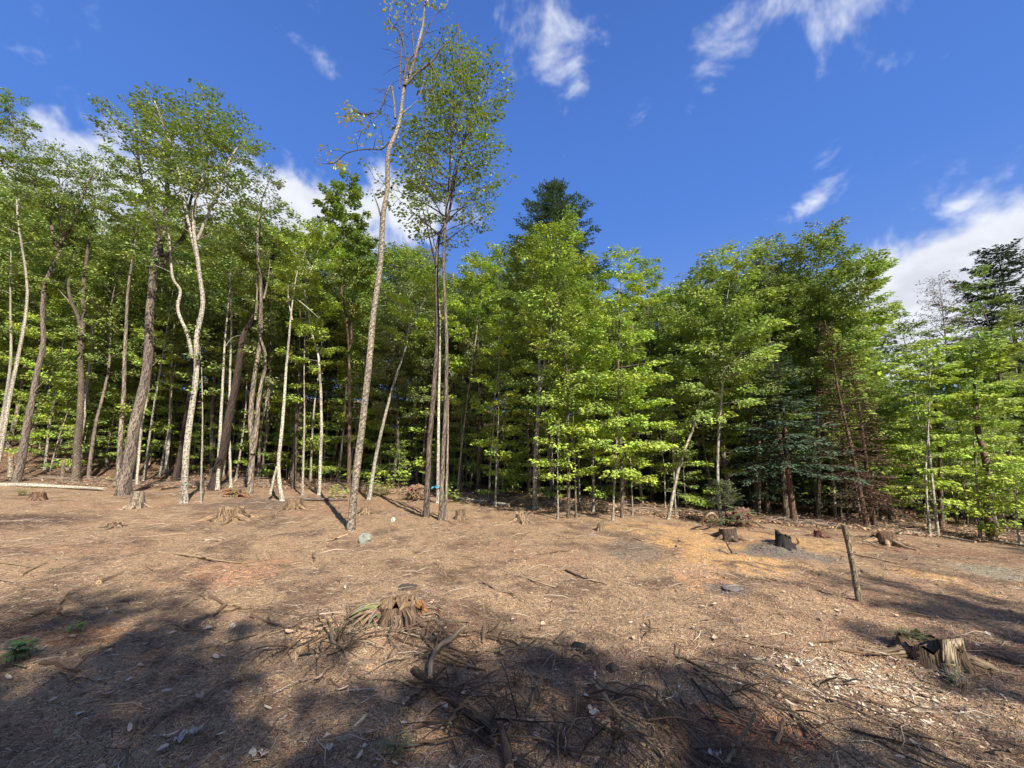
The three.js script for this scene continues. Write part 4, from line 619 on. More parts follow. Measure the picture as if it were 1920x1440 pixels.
{ // the sunken stump with a splintered flank in the middle of the clearing
  const s = stump('sunken brown stump with a fan of pale splintered roots in mid clearing', 744, 1148, 74, 15, { seed: 41, col: [0.33, 0.235, 0.165], cut: [0.42, 0.31, 0.2], roots: 6, rootLen: 0.9, jag: 0.6, rough: 0.1, flare: 0.5, rootCol: [0.36, 0.27, 0.2] }), b = s.position, r = rng(8);
  for (let i = 0; i < 34; i++) { const t = r(), px0 = 714 - 6 * r(), py0 = 1128 + t * 24, p0 = ground(px0, py0, 0.1 * (1 - t * 0.6)), p1 = ground(px0 - 22 - r() * 50, py0 + 12 + r() * 24, 0.01 + 0.03 * r()); new MB().tube(curve([p0.sub(b), p0.clone().lerp(p1.clone().sub(b), 0.5).add(V(0, 0.02 + 0.03 * r(), 0)), p1.sub(b)], 6), [0.012, 0.014, 0.012, 0.01, 0.008, 0.005, 0.003].map((q) => q * (0.6 + r())), 5, [0.5, 0.42, 0.31].map((c) => c * (0.6 + 0.5 * r())), { wob: 0.3, seed: i }).build('splinter', WOOD, s); }
  for (let i = 0; i < 10; i++) { const p0 = ground(778 + r() * 14, 1124 + r() * 14, 0.08), p1 = ground(784 + r() * 22, 1144 + r() * 12, 0); new MB().tube(curve([p0.sub(b), p1.sub(b)], 3), [0.014, 0.016, 0.012, 0.005], 5, [0.45, 0.25, 0.13].map((c) => c * (0.8 + 0.4 * r())), { wob: 0.3, seed: i }).build('splinter', WOOD, s); }
}

// ---------------------------------------------------------------- the post
{
  const base = ground(1611, 1127), root = thing('post', 'upright peeling branch stuck in the soil as a post', 'post', base.clone()), d = -base.z, pts = curve(pathOf('1611,1128 1604,1090 1597,1050 1589,1012 1582,984', d, base), 14); pts[0].y -= 0.12;
  new MB().tube(pts, pts.map((_, i) => rad(9.8 - 0.1 * i, d) / 2 * (i === 14 ? 0.9 : 1)), 12, [0.5, 0.44, 0.36], { wob: 0.2, wf: 9, seed: 4, cap: true, capCol: [0.7, 0.55, 0.36], tint: MOSS(4) }).build('shaft', BARK[1], root);
  const k = new MB(), e = pts[14]; k.tube(curve([e, e.clone().add(V(-0.05, 0.012, 0)), e.clone().add(V(-0.14, -0.07, 0.03))], 8), Array(9).fill(0.006), 5, [0.7, 0.55, 0.36]); k.build('bark_strip', WOOD, root);
  for (const i of [5, 8, 11]) new MB().tube([pts[i], pts[i].clone().add(V(0.05, 0.025, 0.01))], [0.012, 0.007], 6, [0.5, 0.4, 0.3], { cap: true }).build('knot', BARK[1], root);
}

// ---------------------------------------------------------------- rocks, tag, logs, roots
function rock(label, px, py, w, h, col, seed, name = 'rock') {
  const base = ground(px, py), k = -base.z / FPX, g = new THREE.IcosahedronGeometry(1, 3), p = g.attributes.position, c = [];
  for (let i = 0; i < p.count; i++) { const v = V(p.getX(i), p.getY(i), p.getZ(i)), n = 1 + 0.35 * perlin.noise(v.x * 1.4 + seed, v.y * 1.4, v.z * 1.4) + 0.12 * perlin.noise(v.x * 4, v.y * 4 + seed, v.z * 4); p.setXYZ(i, v.x * n * w * k / 2, v.y * n * h * k * 0.75 + h * k * 0.25, v.z * n * w * k * 0.42); const f = 0.85 + 0.35 * perlin.noise(v.x * 5, v.y * 5, v.z * 5 + seed); c.push(col[0] * f * 0.62, col[1] * f * 0.62, col[2] * f * 0.6); }
  g.setAttribute('color', new THREE.BufferAttribute(new Float32Array(c), 3)); g.computeVertexNormals();
  const m = new THREE.Mesh(g, PLAIN); m.name = numbered(name); m.position.copy(base); tag(m, label, name === 'rock' ? 'rock' : name.replace('_', ' ')); scene.add(m); return m;
}
rock('white mossy rock at the foot of the tall scaly tree', 684, 1016, 25, 15, [0.42, 0.43, 0.36], 2);
rock('small pale rock on bare soil between the scaly tree and the clump of three', 737, 977, 8, 7, [0.78, 0.8, 0.7], 5);
rock('flat grey rock flush with the soil past the sandy patch', 1372, 1104, 34, 5, [0.24, 0.21, 0.2], 8);
rock('small white stone in the open before the sunken stump', 437, 1176, 9, 6, [0.8, 0.78, 0.7], 11);
rock('black lump added for a dark hole in the dark patch', 1084, 1216, 26, 9, [0.05, 0.045, 0.04], 14, 'hole_lump');  // black lumps stand in for the shade inside holes in the soil
rock('second black lump added for a dark hole, below the first', 1104, 1228, 18, 8, [0.05, 0.045, 0.04], 17, 'hole_lump');
rock('third black lump added for a dark hole, near end of the dark patch', 1150, 1257, 22, 10, [0.06, 0.05, 0.045], 20, 'hole_lump');
rock('dark clod of soil lying behind the sunken stump', 763, 1105, 34, 8, [0.12, 0.09, 0.07], 23, 'soil_clod');
{ // blue marking tape on the middle trunk of the clump, red paint on the mossy one
  const p = ground(821, 944), d = -p.z - 0.02, m = new MB(), q = at(817, 914, d), w = 0.055; for (let i = 0; i <= 14; i++) { const a = i / 14 * 6.283; for (const y of [0, 0.045]) m.vert(q.x + 0.06 + Math.cos(a) * 0.1, q.y + y + 0.01 * Math.sin(a * 3), q.z + Math.sin(a) * 0.1, Math.cos(a), 0, Math.sin(a), 0, 0, [0.06, 0.3, 0.45]); } for (let i = 0; i < 14; i++) { const a = i * 2; m.i.push(a, a + 1, a + 2, a + 1, a + 3, a + 2); }
  m.leaf(q.x - 0.03, q.y + 0.05, q.z + 0.1, V(-0.7, -0.6, 0.2).normalize(), V(0.2, 0, 1).normalize(), 0.13, 0.05, 0.1, [0.06, 0.3, 0.45]);
  const o = m.build(numbered('marking_tape'), PLAIN, null); o.userData = {}; tag(o, 'blue marking tape tied round the middle trunk of the clump of three', 'marking tape'); o.geometry.deleteAttribute('uv'); scene.add(o);
}
function log(label, p, w, bc, o = {}) {
  const q = p.trim().split(/\s+/).map((s) => { const [x, y, h] = s.split(',').map(Number); return ground(x, y, h ?? 0.03); }), base = onGround(q[0].x, q[0].z), root = thing(o.name ?? 'log', label, o.cat ?? 'log', base), r0 = rad(w, -base.z) / 2, pts = curve(q.map((v) => v.clone().sub(base)), 14), col = Array.isArray(bc) ? bc : BARKCOL[bc];
  pts.forEach((v) => { v.y += r0 * 0.5; });
  new MB().tube(pts, pts.map((_, i) => r0 * (1 - (o.taper ?? 0.35) * i / 14)), 10, col, { wob: 0.25, seed: w * 3, cap: true, capCol: [0.7, 0.55, 0.36], tint: MOSS(w) }).build('bark', o.wood ? WOOD : BARK[o.b ?? 2], root);
  const r = rng(Math.round(w * 77 + q[0].x * 10)); for (let i = 0; i < (o.stubs ?? 2); i++) { const v = pts[3 + i * 4]; new MB().tube([v, v.clone().add(V((r() - 0.5) * 0.2, r0 + 0.06, (r() - 0.5) * 0.1))], [r0 * 0.4, r0 * 0.2], 6, col, { cap: true, capCol: [0.6, 0.47, 0.32] }).build('stub', BARK[2], root); }
  return root;
}
log('long pale fallen log lying along the wood edge past the grey broken snag', '-20,911 60,912 120,915 196,919', 8, 4, { b: 0 });
log('thin fallen pole behind the long pale log', '70,896 150,898 260,903', 4, 1);
log('fallen log with peeling bark at the wood edge past the clump of three', '858,936 900,942 955,949', 7, 0, { b: 0 });
log('grey fallen log across the gap between the brown slim trunk and the maple-crowned one', '560,936 610,938 652,938', 6, 1);
log('thin fallen trunk lying in the shade under the hemlocks', '1440,978 1500,982 1580,990', 5, 2);
log('pale fallen pole lying at the wood edge beyond the hollow stump', '1700,998 1760,1006 1830,1018', 5, 4, { b: 0 });
log('grey fallen pole at the edge of the shade near the last big trunk', '1800,1004 1870,1016 1925,1026', 5, 0, { b: 0 });
log('brown fallen pole under the wood edge past the patchy trunk', '300,918 340,914 400,912', 4, 1);
log('dark hollowed log lying near the viewpoint, bark split along its side', '776,1257 826,1297 880,1340 926,1374', 10, [0.2, 0.15, 0.11], { stubs: 3, taper: -0.4 });
log('thick twisted root log running out of the near edge of the view', '938,1366 946,1400 955,1445', 11, [0.3, 0.2, 0.13], { wood: true, stubs: 1, taper: -0.2 });
{ // upturned root plates at the wood edge
  const plate = (label, px, py, w, h, col, seed) => {
    const base = ground(px, py), k = -base.z / FPX, s = thing('root_plate', label, 'uprooted stump', base), r = rng(seed), g = new MB();
    const geo = new THREE.IcosahedronGeometry(1, 7), p = geo.attributes.position, n0 = g.count; for (let i = 0; i < p.count; i++) { const v = V(p.getX(i), p.getY(i), p.getZ(i)), n = 0.75 + 0.4 * perlin.noise(v.x * 2 + seed, v.y * 2, v.z * 2) + 0.3 * perlin.noise(v.x * 5 + seed, v.y * 5, v.z * 5), f = 0.6 + 1.0 * perlin.noise(v.x * 6, v.y * 6, v.z * 6); g.vert(v.x * n * w * k / 2, v.y * n * h * k / 2 + h * k * 0.42, v.z * n * w * k * 0.3, v.x, v.y, v.z, v.x, v.y, col.map((c) => c * f)); } for (let i = 0; i < p.count; i++) g.i.push(n0 + i);
    { const m = g.build('soil_ball', PLAIN, s); m.geometry.deleteAttribute('uv'); m.geometry.computeVertexNormals(); }
    for (let i = 0; i < 38; i++) { const a = r() * 6.283, e = (r() - 0.2) * 1.3, dir = V(Math.cos(a) * Math.cos(e), Math.sin(e), Math.sin(a) * Math.cos(e) * 0.6 + 0.2), c = V(0, h * k * 0.42, 0), q = []; for (let j = 0; j <= 4; j++) { q.push(c.clone().addScaledVector(dir, (0.6 + j * 0.22) * w * k / 2 * (0.7 + r() * 0.5))); dir.x += (r() - 0.5) * 0.6; dir.y -= 0.15; } new MB().tube(curve(q, 8), Array.from({ length: 9 }, (_, j) => 0.018 * (1 - j / 9.5) + 0.003), 5, [0.4, 0.27, 0.18].map((c2) => c2 * (0.6 + r() * 0.8)), { wob: 0.3, seed: i }).build('root', WOOD, s); }
  };
  plate('brown upturned root ball behind the clump of three trunks', 782, 938, 40, 34, [0.3, 0.19, 0.125], 5);
  plate('reddish upturned root plate beside the bushy young conifer', 1390, 989, 44, 40, [0.25, 0.13, 0.09], 9);
  plate('tangled root clump in the shade beside the wavy buff trunk', 440, 932, 40, 14, [0.22, 0.14, 0.1], 12);
}

// ---------------------------------------------------------------- sticks and roots lying about
/* path points "x,y,height above the soil in metres" */
function stick(label, p, w, col, o = {}) {
  const q = p.trim().split(/\s+/).map((s) => { const [x, y, h] = s.split(',').map(Number); return ground(x, y, h ?? 0.015); }), base = onGround(q[0].x, q[0].z), root = thing(o.name ?? 'stick', label, o.cat ?? 'stick', base), r = rng(Math.round(Math.abs(q[0].x * 1000) + Math.abs(q[0].z * 300))), r0 = rad(w, -base.z) / 2, n = Math.max(8, q.length * 4), pts = curve(q.map((v) => v.clone().sub(base)), n);
  pts.forEach((v, i) => { v.x += 0.012 * N2(i * 0.6, base.x * 9, 1); v.y += 0.008 * Math.abs(N2(i * 0.6, base.z * 9, 2)); });
  new MB().tube(pts, pts.map((_, i) => r0 * lerp(1, o.tip ?? 0.35, i / n) * (1 + 0.15 * N2(i * 0.9, base.x * 5, 3))), 7, col, { wob: 0.2, seed: base.x * 3, cap: true, capCol: [0.66, 0.52, 0.36], tint: MOSS(base.x * 7) }).build('shaft', o.b !== undefined ? BARK[o.b] : WOOD, root);
  for (let i = 0; i < (o.side ?? 1); i++) { const v = pts[Math.floor(n * (0.35 + 0.5 * r()))], a = r() * 6.283, l = 0.05 + r() * 0.12; new MB().tube([v, v.clone().add(V(Math.cos(a) * l * 0.6, l * 0.4, Math.sin(a) * l * 0.6)), v.clone().add(V(Math.cos(a) * l, l * 0.5, Math.sin(a) * l))], [r0 * 0.5, r0 * 0.35, 0.002], 5, col).build('side_twig', WOOD, root); }
  return root;
}
const GREY = [0.5, 0.43, 0.355], BRN = [0.34, 0.245, 0.175], TAN = [0.64, 0.52, 0.38], BLK = [0.13, 0.1, 0.08], WHT = [0.76, 0.67, 0.53];
stick('long pale bent stick in the near shade, its lower end out of view', '226,1446 240,1398 252,1360 266,1318', 5, [0.72, 0.64, 0.52]);
stick('curved grey root arching over the dark hollowed log', '871,1177,0.03 845,1198,0.08 817,1219,0.06 806,1270,0.06', 8, GREY, { name: 'root', cat: 'root', tip: 0.9 });
stick('thin dark stick slanting down in line with the arching root', '806,1272,0.03 780,1310 756,1338', 4, BLK);
stick('grey stick lying on bright litter above the hollowed log', '828,1224 862,1240 902,1255', 7, [0.58, 0.46, 0.34]);
stick('pale forked stick leaning across the hollowed log', '836,1373 848,1345,0.05 862,1325,0.1 884,1305,0.14', 5, [0.66, 0.56, 0.42]);
stick('short dark stub sticking out of the litter in the near shade', '760,1330 775,1306 786,1302', 7, BLK, { side: 0 });
stick('brown stick half buried beside the green sprout, pale broken end', '76,1243 104,1246 128,1254 152,1258', 7, [0.42, 0.32, 0.22]);
stick('long straight silvery stick pointing from the lit soil down into the root tangle', '1107,1275,0.02 1135,1308,0.06 1160,1338,0.06 1200,1375,0.04 1244,1418', 6.5, [0.64, 0.55, 0.43], { tip: 0.6 });
stick('bright bare stick standing tilted over the smooth mud patch', '1362,1432 1382,1400,0.04 1398,1372,0.1 1416,1338,0.2', 8, WHT, { tip: 0.5, side: 2 });
stick('crooked pale stick beside the smooth mud patch', '1458,1393 1464,1370,0.04 1470,1346,0.08', 7, [0.66, 0.52, 0.38], { side: 0, tip: 0.8 });
stick('long thin straight stick lying below the mud patch, towards the corner', '1485,1330 1508,1364 1538,1400 1572,1438', 5, [0.52, 0.42, 0.32], { side: 2 });
stick('short forked pale stick at the bottom edge of the view past the bright bare one', '1460,1440 1468,1420,0.04 1473,1398,0.08', 8, [0.6, 0.5, 0.38]);
stick('upright curved root loop in the root tangle, first prong', '1224,1348 1210,1325,0.08 1208,1300,0.16', 6, GREY, { name: 'root', cat: 'root' });
stick('upright curved root loop in the root tangle, second prong', '1222,1348 1230,1322,0.1 1232,1292,0.2', 6, GREY, { name: 'root', cat: 'root' });
stick('grey stick standing out of the litter before the dark patch', '994,1330 1002,1300,0.03 1024,1256,0.1', 8, [0.44, 0.36, 0.28], { tip: 0.5 });
stick('fine dark branching twig lying on the near litter', '1085,1424 1105,1392 1130,1365 1156,1344', 4, BLK, { side: 3 });
stick('grey crooked branch lying in the shaded litter below the near stump', '1530,1286 1548,1276,0.03 1570,1278,0.05 1602,1283', 7, [0.5, 0.45, 0.38], { side: 2 });
stick('dark thin twig lying across the open middle of the clearing', '1060,1069 1085,1080 1106,1088 1137,1096', 3.5, BLK);
stick('long sinuous pale branch on the reddish soil', '298,1036 330,1038 370,1044 420,1052 452,1056', 5, TAN, { side: 2 });
stick('thick dark broken branch below the sinuous pale one', '186,1092 205,1084 228,1075', 8, BRN, { side: 0, tip: 0.6 });
stick('thin pale branch pointing up the slope on the way to the sunken stump', '340,1139 362,1126 392,1111', 4, TAN);
stick('angled brown branch, upper arm', '393,1118 410,1126 421,1134', 6, BRN, { side: 0 });
stick('angled brown branch, lower arm', '421,1134 410,1146 398,1156', 7, BRN, { side: 0 });
stick('long level pale branch left of the splintered roots', '420,1144 460,1140 506,1142', 5, TAN);
stick('slanting brown branch before the splintered roots', '470,1154 500,1165 540,1178', 6, [0.5, 0.38, 0.27]);
stick('short flat slab of pale wood on dark soil below the wide ribbed stump', '384,1014 400,1012 414,1013', 6, WHT, { tip: 0.8, side: 0 });
stick('upright dark splinter standing in front of the sunken stump', '768,1192 762,1165,0.08 758,1140,0.16', 6, [0.36, 0.25, 0.19], { side: 0 });
stick('reddish splinter standing beside the sunken stump', '826,1158 823,1148,0.05 819,1138,0.1', 5, [0.4, 0.22, 0.15], { side: 0 });
stick('bent grey root standing in the dark hollow below the splintered roots', '624,1212 622,1190,0.06 618,1170,0.14 612,1158,0.2', 7, GREY, { name: 'root', cat: 'root' });
stick('second bent root standing in the dark hollow', '620,1210 634,1186,0.06 640,1166,0.1', 5, [0.4, 0.33, 0.26], { name: 'root', cat: 'root' });
stick('brown branch of two short arms lying in the lit litter past the arching root', '842,1212 860,1218,0.03 884,1230,0.02', 6, [0.52, 0.4, 0.28], { side: 2 });
stick('pale torn sliver of wood lying in the litter below the sunken stump', '664,1244 684,1243 706,1240', 8, WHT, { tip: 0.7, side: 0 });
stick('pale sliver on the lit litter near the big near stump', '1712,1259 1728,1257 1748,1258', 6, WHT, { tip: 0.7, side: 0 });
stick('long pale stick towards the lower corner below the big near stump', '1720,1378 1760,1384 1835,1398', 5, [0.6, 0.5, 0.38], { side: 1 });
stick('brown stick at the edge of the view below the big near stump', '1862,1412 1890,1412 1925,1410', 8, [0.4, 0.31, 0.23], { side: 1 });
stick('dark twig standing on the sandy patch', '1374,1040 1366,1025,0.1 1360,1014,0.2', 3.5, BLK, { side: 2 });
stick('dark bent twig between the ash mound and the little reddish stump', '1496,1022 1496,1014,0.06 1493,1009,0.1', 4, BLK, { side: 0 });
stick('arched white root at the wood edge beside the lichened thin trunk', '1318,984,0.05 1320,972,0.28 1332,962,0.42 1345,972,0.3 1338,984,0.05', 4, WHT, { name: 'root', cat: 'root', tip: 0.8, side: 0 });
stick('torn pale root standing up beyond the hollow stump', '1686,1002 1692,996,0.08 1698,990,0.2', 4, WHT, { name: 'root', cat: 'root' });
stick('long pale trailing root running down from the hollow stump', '1676,1008,0.1 1686,1018,0.04 1700,1026', 4, TAN, { name: 'root', cat: 'root' });
stick('long thin pale stick lying along the soil at the far edge of the view', '-6,1054 30,1058 62,1064', 4, TAN);
stick('thin pale stick on the soil just below the long thin one', '40,1078 62,1066 88,1054', 4, TAN);
{
  const t = curve([ground(640, 1003), ground(620, 1012), ground(601, 1018)], 4), r = rng(5);
  stick('spray of pale surface roots reaching from the foot of the tall scaly tree', '652,1003,0.05 636,1008,0.03 615,1014 600,1020', 5, TAN, { name: 'root', cat: 'root', side: 3 });
}
// root tangles: each a thing with its roots
function tangle(label, px, py, n, spread, len, cols, seed, o = {}) {
  const base = ground(px, py), root = thing('root_tangle', label, 'roots', base), r = rng(seed);
  for (let i = 0; i < n; i++) {
    const a = (o.a0 ?? 0) + (o.span ?? 6.283) * r(), s = V((r() - 0.5) * spread, 0, (r() - 0.5) * spread), L = len * (0.4 + r()), q = []; let x = base.x + s.x, z = base.z + s.z, aa = a; const arch = (o.arch ?? 0.1) * r() * r();
    for (let j = 0; j <= 5; j++) { q.push(V(x, height(x, z) + 0.008 + arch * Math.sin(Math.PI * Math.min(1, j / 5 + (o.up ?? 0))) + 0.02 * r(), z).sub(base)); aa += (r() - 0.5) * 0.55; x += Math.cos(a * 0.6 + aa * 0.4) * L / 5; z += Math.sin(a * 0.6 + aa * 0.4) * L / 5; }
    const c = cols[(r() * cols.length) | 0], f = 0.7 + 0.6 * r(); new MB().tube(curve(q, 9), Array.from({ length: 10 }, (_, j) => (o.w ?? 0.008) * (0.5 + r() * 0.2 + (i % 4 === 0 ? 0.9 : 0.2)) * (1 - j / 11)), 5, c.map((v) => v * f), { wob: 0.2, seed: i }).build('root', WOOD, root);
  }
}
tangle('dark spiky root tangle in the hollow below the splintered stump', 606, 1192, 44, 0.5, 0.3, [BRN, BLK, GREY], 3, { arch: 0.13, w: 0.006 });
tangle('bundle of long grey roots fanning down the near slope beside the silvery stick', 1185, 1340, 36, 0.6, 0.6, [GREY, BRN, [0.55, 0.45, 0.36]], 5, { a0: 0.2, span: 1.5, arch: 0.13, w: 0.0055 });
tangle('tangle of brown roots heaped over the hollowed log', 880, 1330, 40, 0.7, 0.42, [BRN, BLK, [0.42, 0.31, 0.22]], 7, { arch: 0.18, w: 0.006 });
tangle('mat of shaded roots in front of the smooth mud patch', 1330, 1290, 34, 0.8, 0.5, [BRN, GREY, BLK], 9, { a0: 0.3, span: 1.4, w: 0.0055 });
tangle('scatter of brown roots between the root log and the silvery stick', 1060, 1400, 50, 0.7, 0.5, [BRN, GREY, [0.44, 0.33, 0.24]], 11, { arch: 0.1, w: 0.0055 });
tangle('thin roots lying across the soil in front of the sunken stump', 740, 1185, 60, 0.8, 0.4, [TAN, BRN, WHT], 13, { arch: 0.08, w: 0.006 });
tangle('low mat of roots and twigs in the near corner below the big near stump', 1650, 1400, 34, 0.9, 0.55, [BRN, GREY, BLK], 15, { a0: 0.2, span: 1.2, w: 0.0055 });
tangle('roots lying in the litter between the arching root and the dark patch', 960, 1240, 50, 0.9, 0.5, [BRN, TAN, GREY], 17, { w: 0.006 });

// loose sticks nobody could tell apart, one object each
{
  const r = rng(303), protos = [];
  for (let k = 0; k < 8; k++) {
    const g = new THREE.Group(), L = 0.35 + 0.12 * k, q = []; let y = 0, a = 0; for (let j = 0; j <= 5; j++) { q.push(V(j / 5 * L - L / 2, 0.012 + 0.014 * Math.sin(j * 1.7 + k), a)); a += (r() - 0.5) * L * 0.14; }
    const c = [TAN, BRN, GREY, BLK, [0.6, 0.46, 0.33], BRN, WHT, GREY][k], r0 = 0.008 + 0.0018 * k;
    new MB().tube(curve(q, 12), Array.from({ length: 13 }, (_, j) => r0 * (1 - 0.055 * j)), 6, c, { wob: 0.25, seed: k, cap: true, capCol: WHT }).build('shaft', WOOD, g);
    for (let i = 0; i < 1 + k % 3; i++) { const v = q[2 + i]; new MB().tube([v, v.clone().add(V(0.06, 0.03, (r() - 0.5) * 0.16)), v.clone().add(V(0.13, 0.035, (r() - 0.5) * 0.3))], [r0 * 0.6, r0 * 0.4, 0.002], 5, c).build('side_twig', WOOD, g); }
    protos.push(g);
  }
  for (let i = 0; i < 270; i++) {
    const d = 2.0 + 11.5 * Math.pow(r(), 1.25), x = (r() * 2 - 1) * Math.min(15, d * 1.3), k = (r() * 8) | 0, g = protos[k].clone(), h = 0.3, a = r() * 6.283, s = (0.3 + 0.75 * r() * r()) * (0.75 + d * 0.03);
    const h0 = height(x, -d), hx = height(x + h * Math.cos(a), -d - h * Math.sin(a)) - height(x - h * Math.cos(a), -d + h * Math.sin(a));
    g.name = numbered('stick'); g.position.set(x, h0 + 0.006, -d); g.rotation.set(0, a, Math.atan2(hx, 2 * h), 'YXZ'); g.scale.set(s, s * (0.8 + r() * 0.5), s);
    tag(g, 'one of the loose sticks scattered over the cleared soil', 'stick', 'loose sticks scattered over the soil'); scene.add(g);
  }
}
// fallen leaves and scraps of bark, one object each
{
  const r = rng(404), mk = (cols, L, Wd, curl, k) => { const m = new MB(), n = 6; for (let i = 0; i <= n; i++) for (let j = -1; j <= 1; j++) { const t = i / n, w = Wd * Math.pow(Math.sin(Math.PI * (0.06 + 0.9 * t)), 0.7) / 2; m.vert((t - 0.5) * L, 0.006 + curl * (Math.pow(t - 0.5, 2) * 1.6 * (k % 2 ? 1 : -0.6) + j * j * 0.4) * L + (k % 2 ? 0 : curl * 0.4 * L), j * w, 0, 1, j * 0.2, 0, 0, cols.map((c) => c * (j ? 1 : 0.8))); } for (let i = 0; i < n; i++) for (let j = 0; j < 2; j++) { const a = i * 3 + j; m.i.push(a, a + 1, a + 3, a + 1, a + 4, a + 3); } const g = new THREE.Group(), b = m.build('blade', PLAIN, g); b.geometry.deleteAttribute('uv'); b.geometry.computeVertexNormals(); const st = new MB(); st.tube([V(-0.5 * L, 0.01 + curl * 0.3 * L, 0), V(-0.68 * L, 0.006, 0.01)], [0.0016, 0.001], 4, cols.map((c) => c * 0.6)); st.build('stalk', WOOD, g); return g; };
  const P = [mk([0.56, 0.43, 0.32], 0.07, 0.038, 0.25, 0), mk([0.6, 0.4, 0.27], 0.075, 0.042, 0.3, 1), mk([0.6, 0.52, 0.42], 0.06, 0.03, 0.2, 1), mk([0.45, 0.3, 0.2], 0.07, 0.045, 0.35, 2), mk([0.58, 0.48, 0.35], 0.08, 0.022, 0.2, 3)];
  for (let i = 0; i < 230; i++) { const d = 1.7 + 3.4 * r() * r() + (i % 5 === 0 ? 2 * r() : 0), x = (r() * 2 - 1) * d * 1.25, g = P[(r() * 5) | 0].clone(); g.name = numbered('fallen_leaf'); g.position.copy(onGround(x, -d, 0.012)); g.rotation.set((r() - 0.5) * 0.7, r() * 6.283, (r() - 0.5) * 0.7); g.scale.setScalar(0.5 + r() * 0.55); tag(g, 'one of the dry fallen leaves lying on the near soil', 'leaf', 'dry fallen leaves on the near soil'); scene.add(g); }
  const scrap = (label, px, py, s, rot) => { const m = new MB(), n = 6; for (let i = 0; i <= n; i++) for (let j = 0; j <= n; j++) { const u = i / n - 0.5, v = j / n - 0.5, e = 1 + 0.35 * N2(u * 4 + px, v * 4, 3); m.vert(u * s * 1.7 * e, 0.03 + 0.035 * N2(u * 3 + px, v * 3, 1) + 0.05 * u * u, v * s * e, 0, 1, 0, 0, 0, [0.5, 0.45, 0.38].map((c) => c * (0.85 + 0.3 * N2(u * 9, v * 9, 5)))); } for (let i = 0; i < n; i++) for (let j = 0; j < n; j++) { if ((i + j * 3 + px) % 7 === 0 && (i === 0 || j === 0 || i === n - 1 || j === n - 1)) continue; const a = i * (n + 1) + j; m.i.push(a, a + 1, a + n + 1, a + 1, a + n + 2, a + n + 1); } const o = m.build(numbered('bark_scrap'), PLAIN, null); o.geometry.deleteAttribute('uv'); o.geometry.computeVertexNormals(); o.position.copy(ground(px, py)); o.rotation.y = rot; tag(o, label, 'bark scrap'); scene.add(o); };
  scrap('white scrap of birch bark beside the long silvery stick', 1111, 1343, 0.042, -0.7); scrap('small white scrap of bark at the bottom edge of the view below the root bundle', 1341, 1425, 0.036, -0.4); scrap('small white curled scrap of bark in the near shade left of the hollowed log', 368, 1380, 0.036, 0.4); scrap('pale scrap of bark lying by the long pale bent stick', 335, 1396, 0.04, 1.2); scrap('flat pale scrap of bark in the near shade', 480, 1424, 0.034, 0.2); scrap('torn pale flake of wood below the mud patch', 1500, 1252, 0.035, 0.9);
}
// ---------------------------------------------------------------- live green things
function sprout(label, px, py, n, h, len, wid, col, name, cat, seed) {
  const base = ground(px, py), root = thing(name, label, cat, base), r = rng(seed), st = new MB(), lf = new MB(); lf.u = [];
  for (let i = 0; i < n; i++) { const a = r() * 6.283, s = V((r() - 0.5) * h * 1.2, 0, (r() - 0.5) * h * 0.9), t = V(Math.cos(a) * h * 0.3, h * (0.5 + 0.6 * r()), Math.sin(a) * h * 0.3).add(s); s.y = height(base.x + s.x, base.z + s.z) - base.y; t.y += s.y; st.tube([s, s.clone().lerp(t, 0.6).add(V(0, h * 0.06, 0)), t], [0.003, 0.002, 0.001], 4, col.map((c) => c * 0.7)); for (let k = 0; k < 5; k++) { const b = r() * 6.283, q = s.clone().lerp(t, 0.4 + 0.15 * k), d = V(Math.cos(b), 0.25 - 0.3 * r(), Math.sin(b)).normalize(), m = V((r() - 0.5) * 0.6, 1, (r() - 0.5) * 0.6); m.addScaledVector(d, -m.dot(d)).normalize(); const l = len * (0.6 + 0.7 * r()); lf.leaf(q.x, q.y, q.z, d, m, l, l * wid, 0.12, col.map((c) => c * (0.7 + 0.6 * r()))); } }
  st.build('stem', WOOD, root); lf.build('leaf', LEAF, root, 'stuff'); return root;
}
sprout('green leafy plant coming up in the near shade beside the half-buried stick', 28, 1240, 12, 0.15, 0.07, 0.55, [0.15, 0.25, 0.06], 'leafy_plant', 'plant', 3);
sprout('small green shoot on the orange soil above the green leafy plant', 140, 1188, 6, 0.08, 0.05, 0.4, [0.2, 0.38, 0.06], 'shoot', 'plant', 5);
sprout('low tuft of pale green weeds before the long fallen log', 40, 930, 26, 0.22, 0.1, 0.25, [0.3, 0.36, 0.1], 'weed_tuft', 'plant', 7);
sprout('sparse greens on the shaded soil below the grey broken snag', 100, 1075, 3, 0.06, 0.04, 0.4, [0.22, 0.3, 0.08], 'shoot', 'plant', 9);
sprout('mossy tuft of grass against the far rim of the big near stump', 1712, 1216, 30, 0.12, 0.1, 0.12, [0.3, 0.36, 0.12], 'grass_tuft', 'plant', 11);
sprout('dry blades of grass beside the near foot of the big near stump', 1800, 1288, 12, 0.08, 0.08, 0.1, [0.28, 0.26, 0.15], 'grass_tuft', 'plant', 13);
sprout('cut sprig of fir lying at the bottom edge of the view', 745, 1420, 14, 0.07, 0.1, 0.07, [0.2, 0.2, 0.1], 'fir_sprig', 'plant', 15);
sprout('green shrubby sprouts at the wood edge between the scaly tree and the leaning mottled trunk', 706, 930, 40, 0.7, 0.14, 0.62, GREEN[1], 'shrub', 'shrub', 17);
sprout('low bright sprout at the foot of the zigzag pale tree', 632, 934, 16, 0.4, 0.12, 0.62, GREEN[1], 'shrub', 'shrub', 19);
sprout('leafy sprout at the foot of the clump of three trunks', 850, 944, 14, 0.5, 0.12, 0.62, GREEN[1], 'shrub', 'shrub', 21);
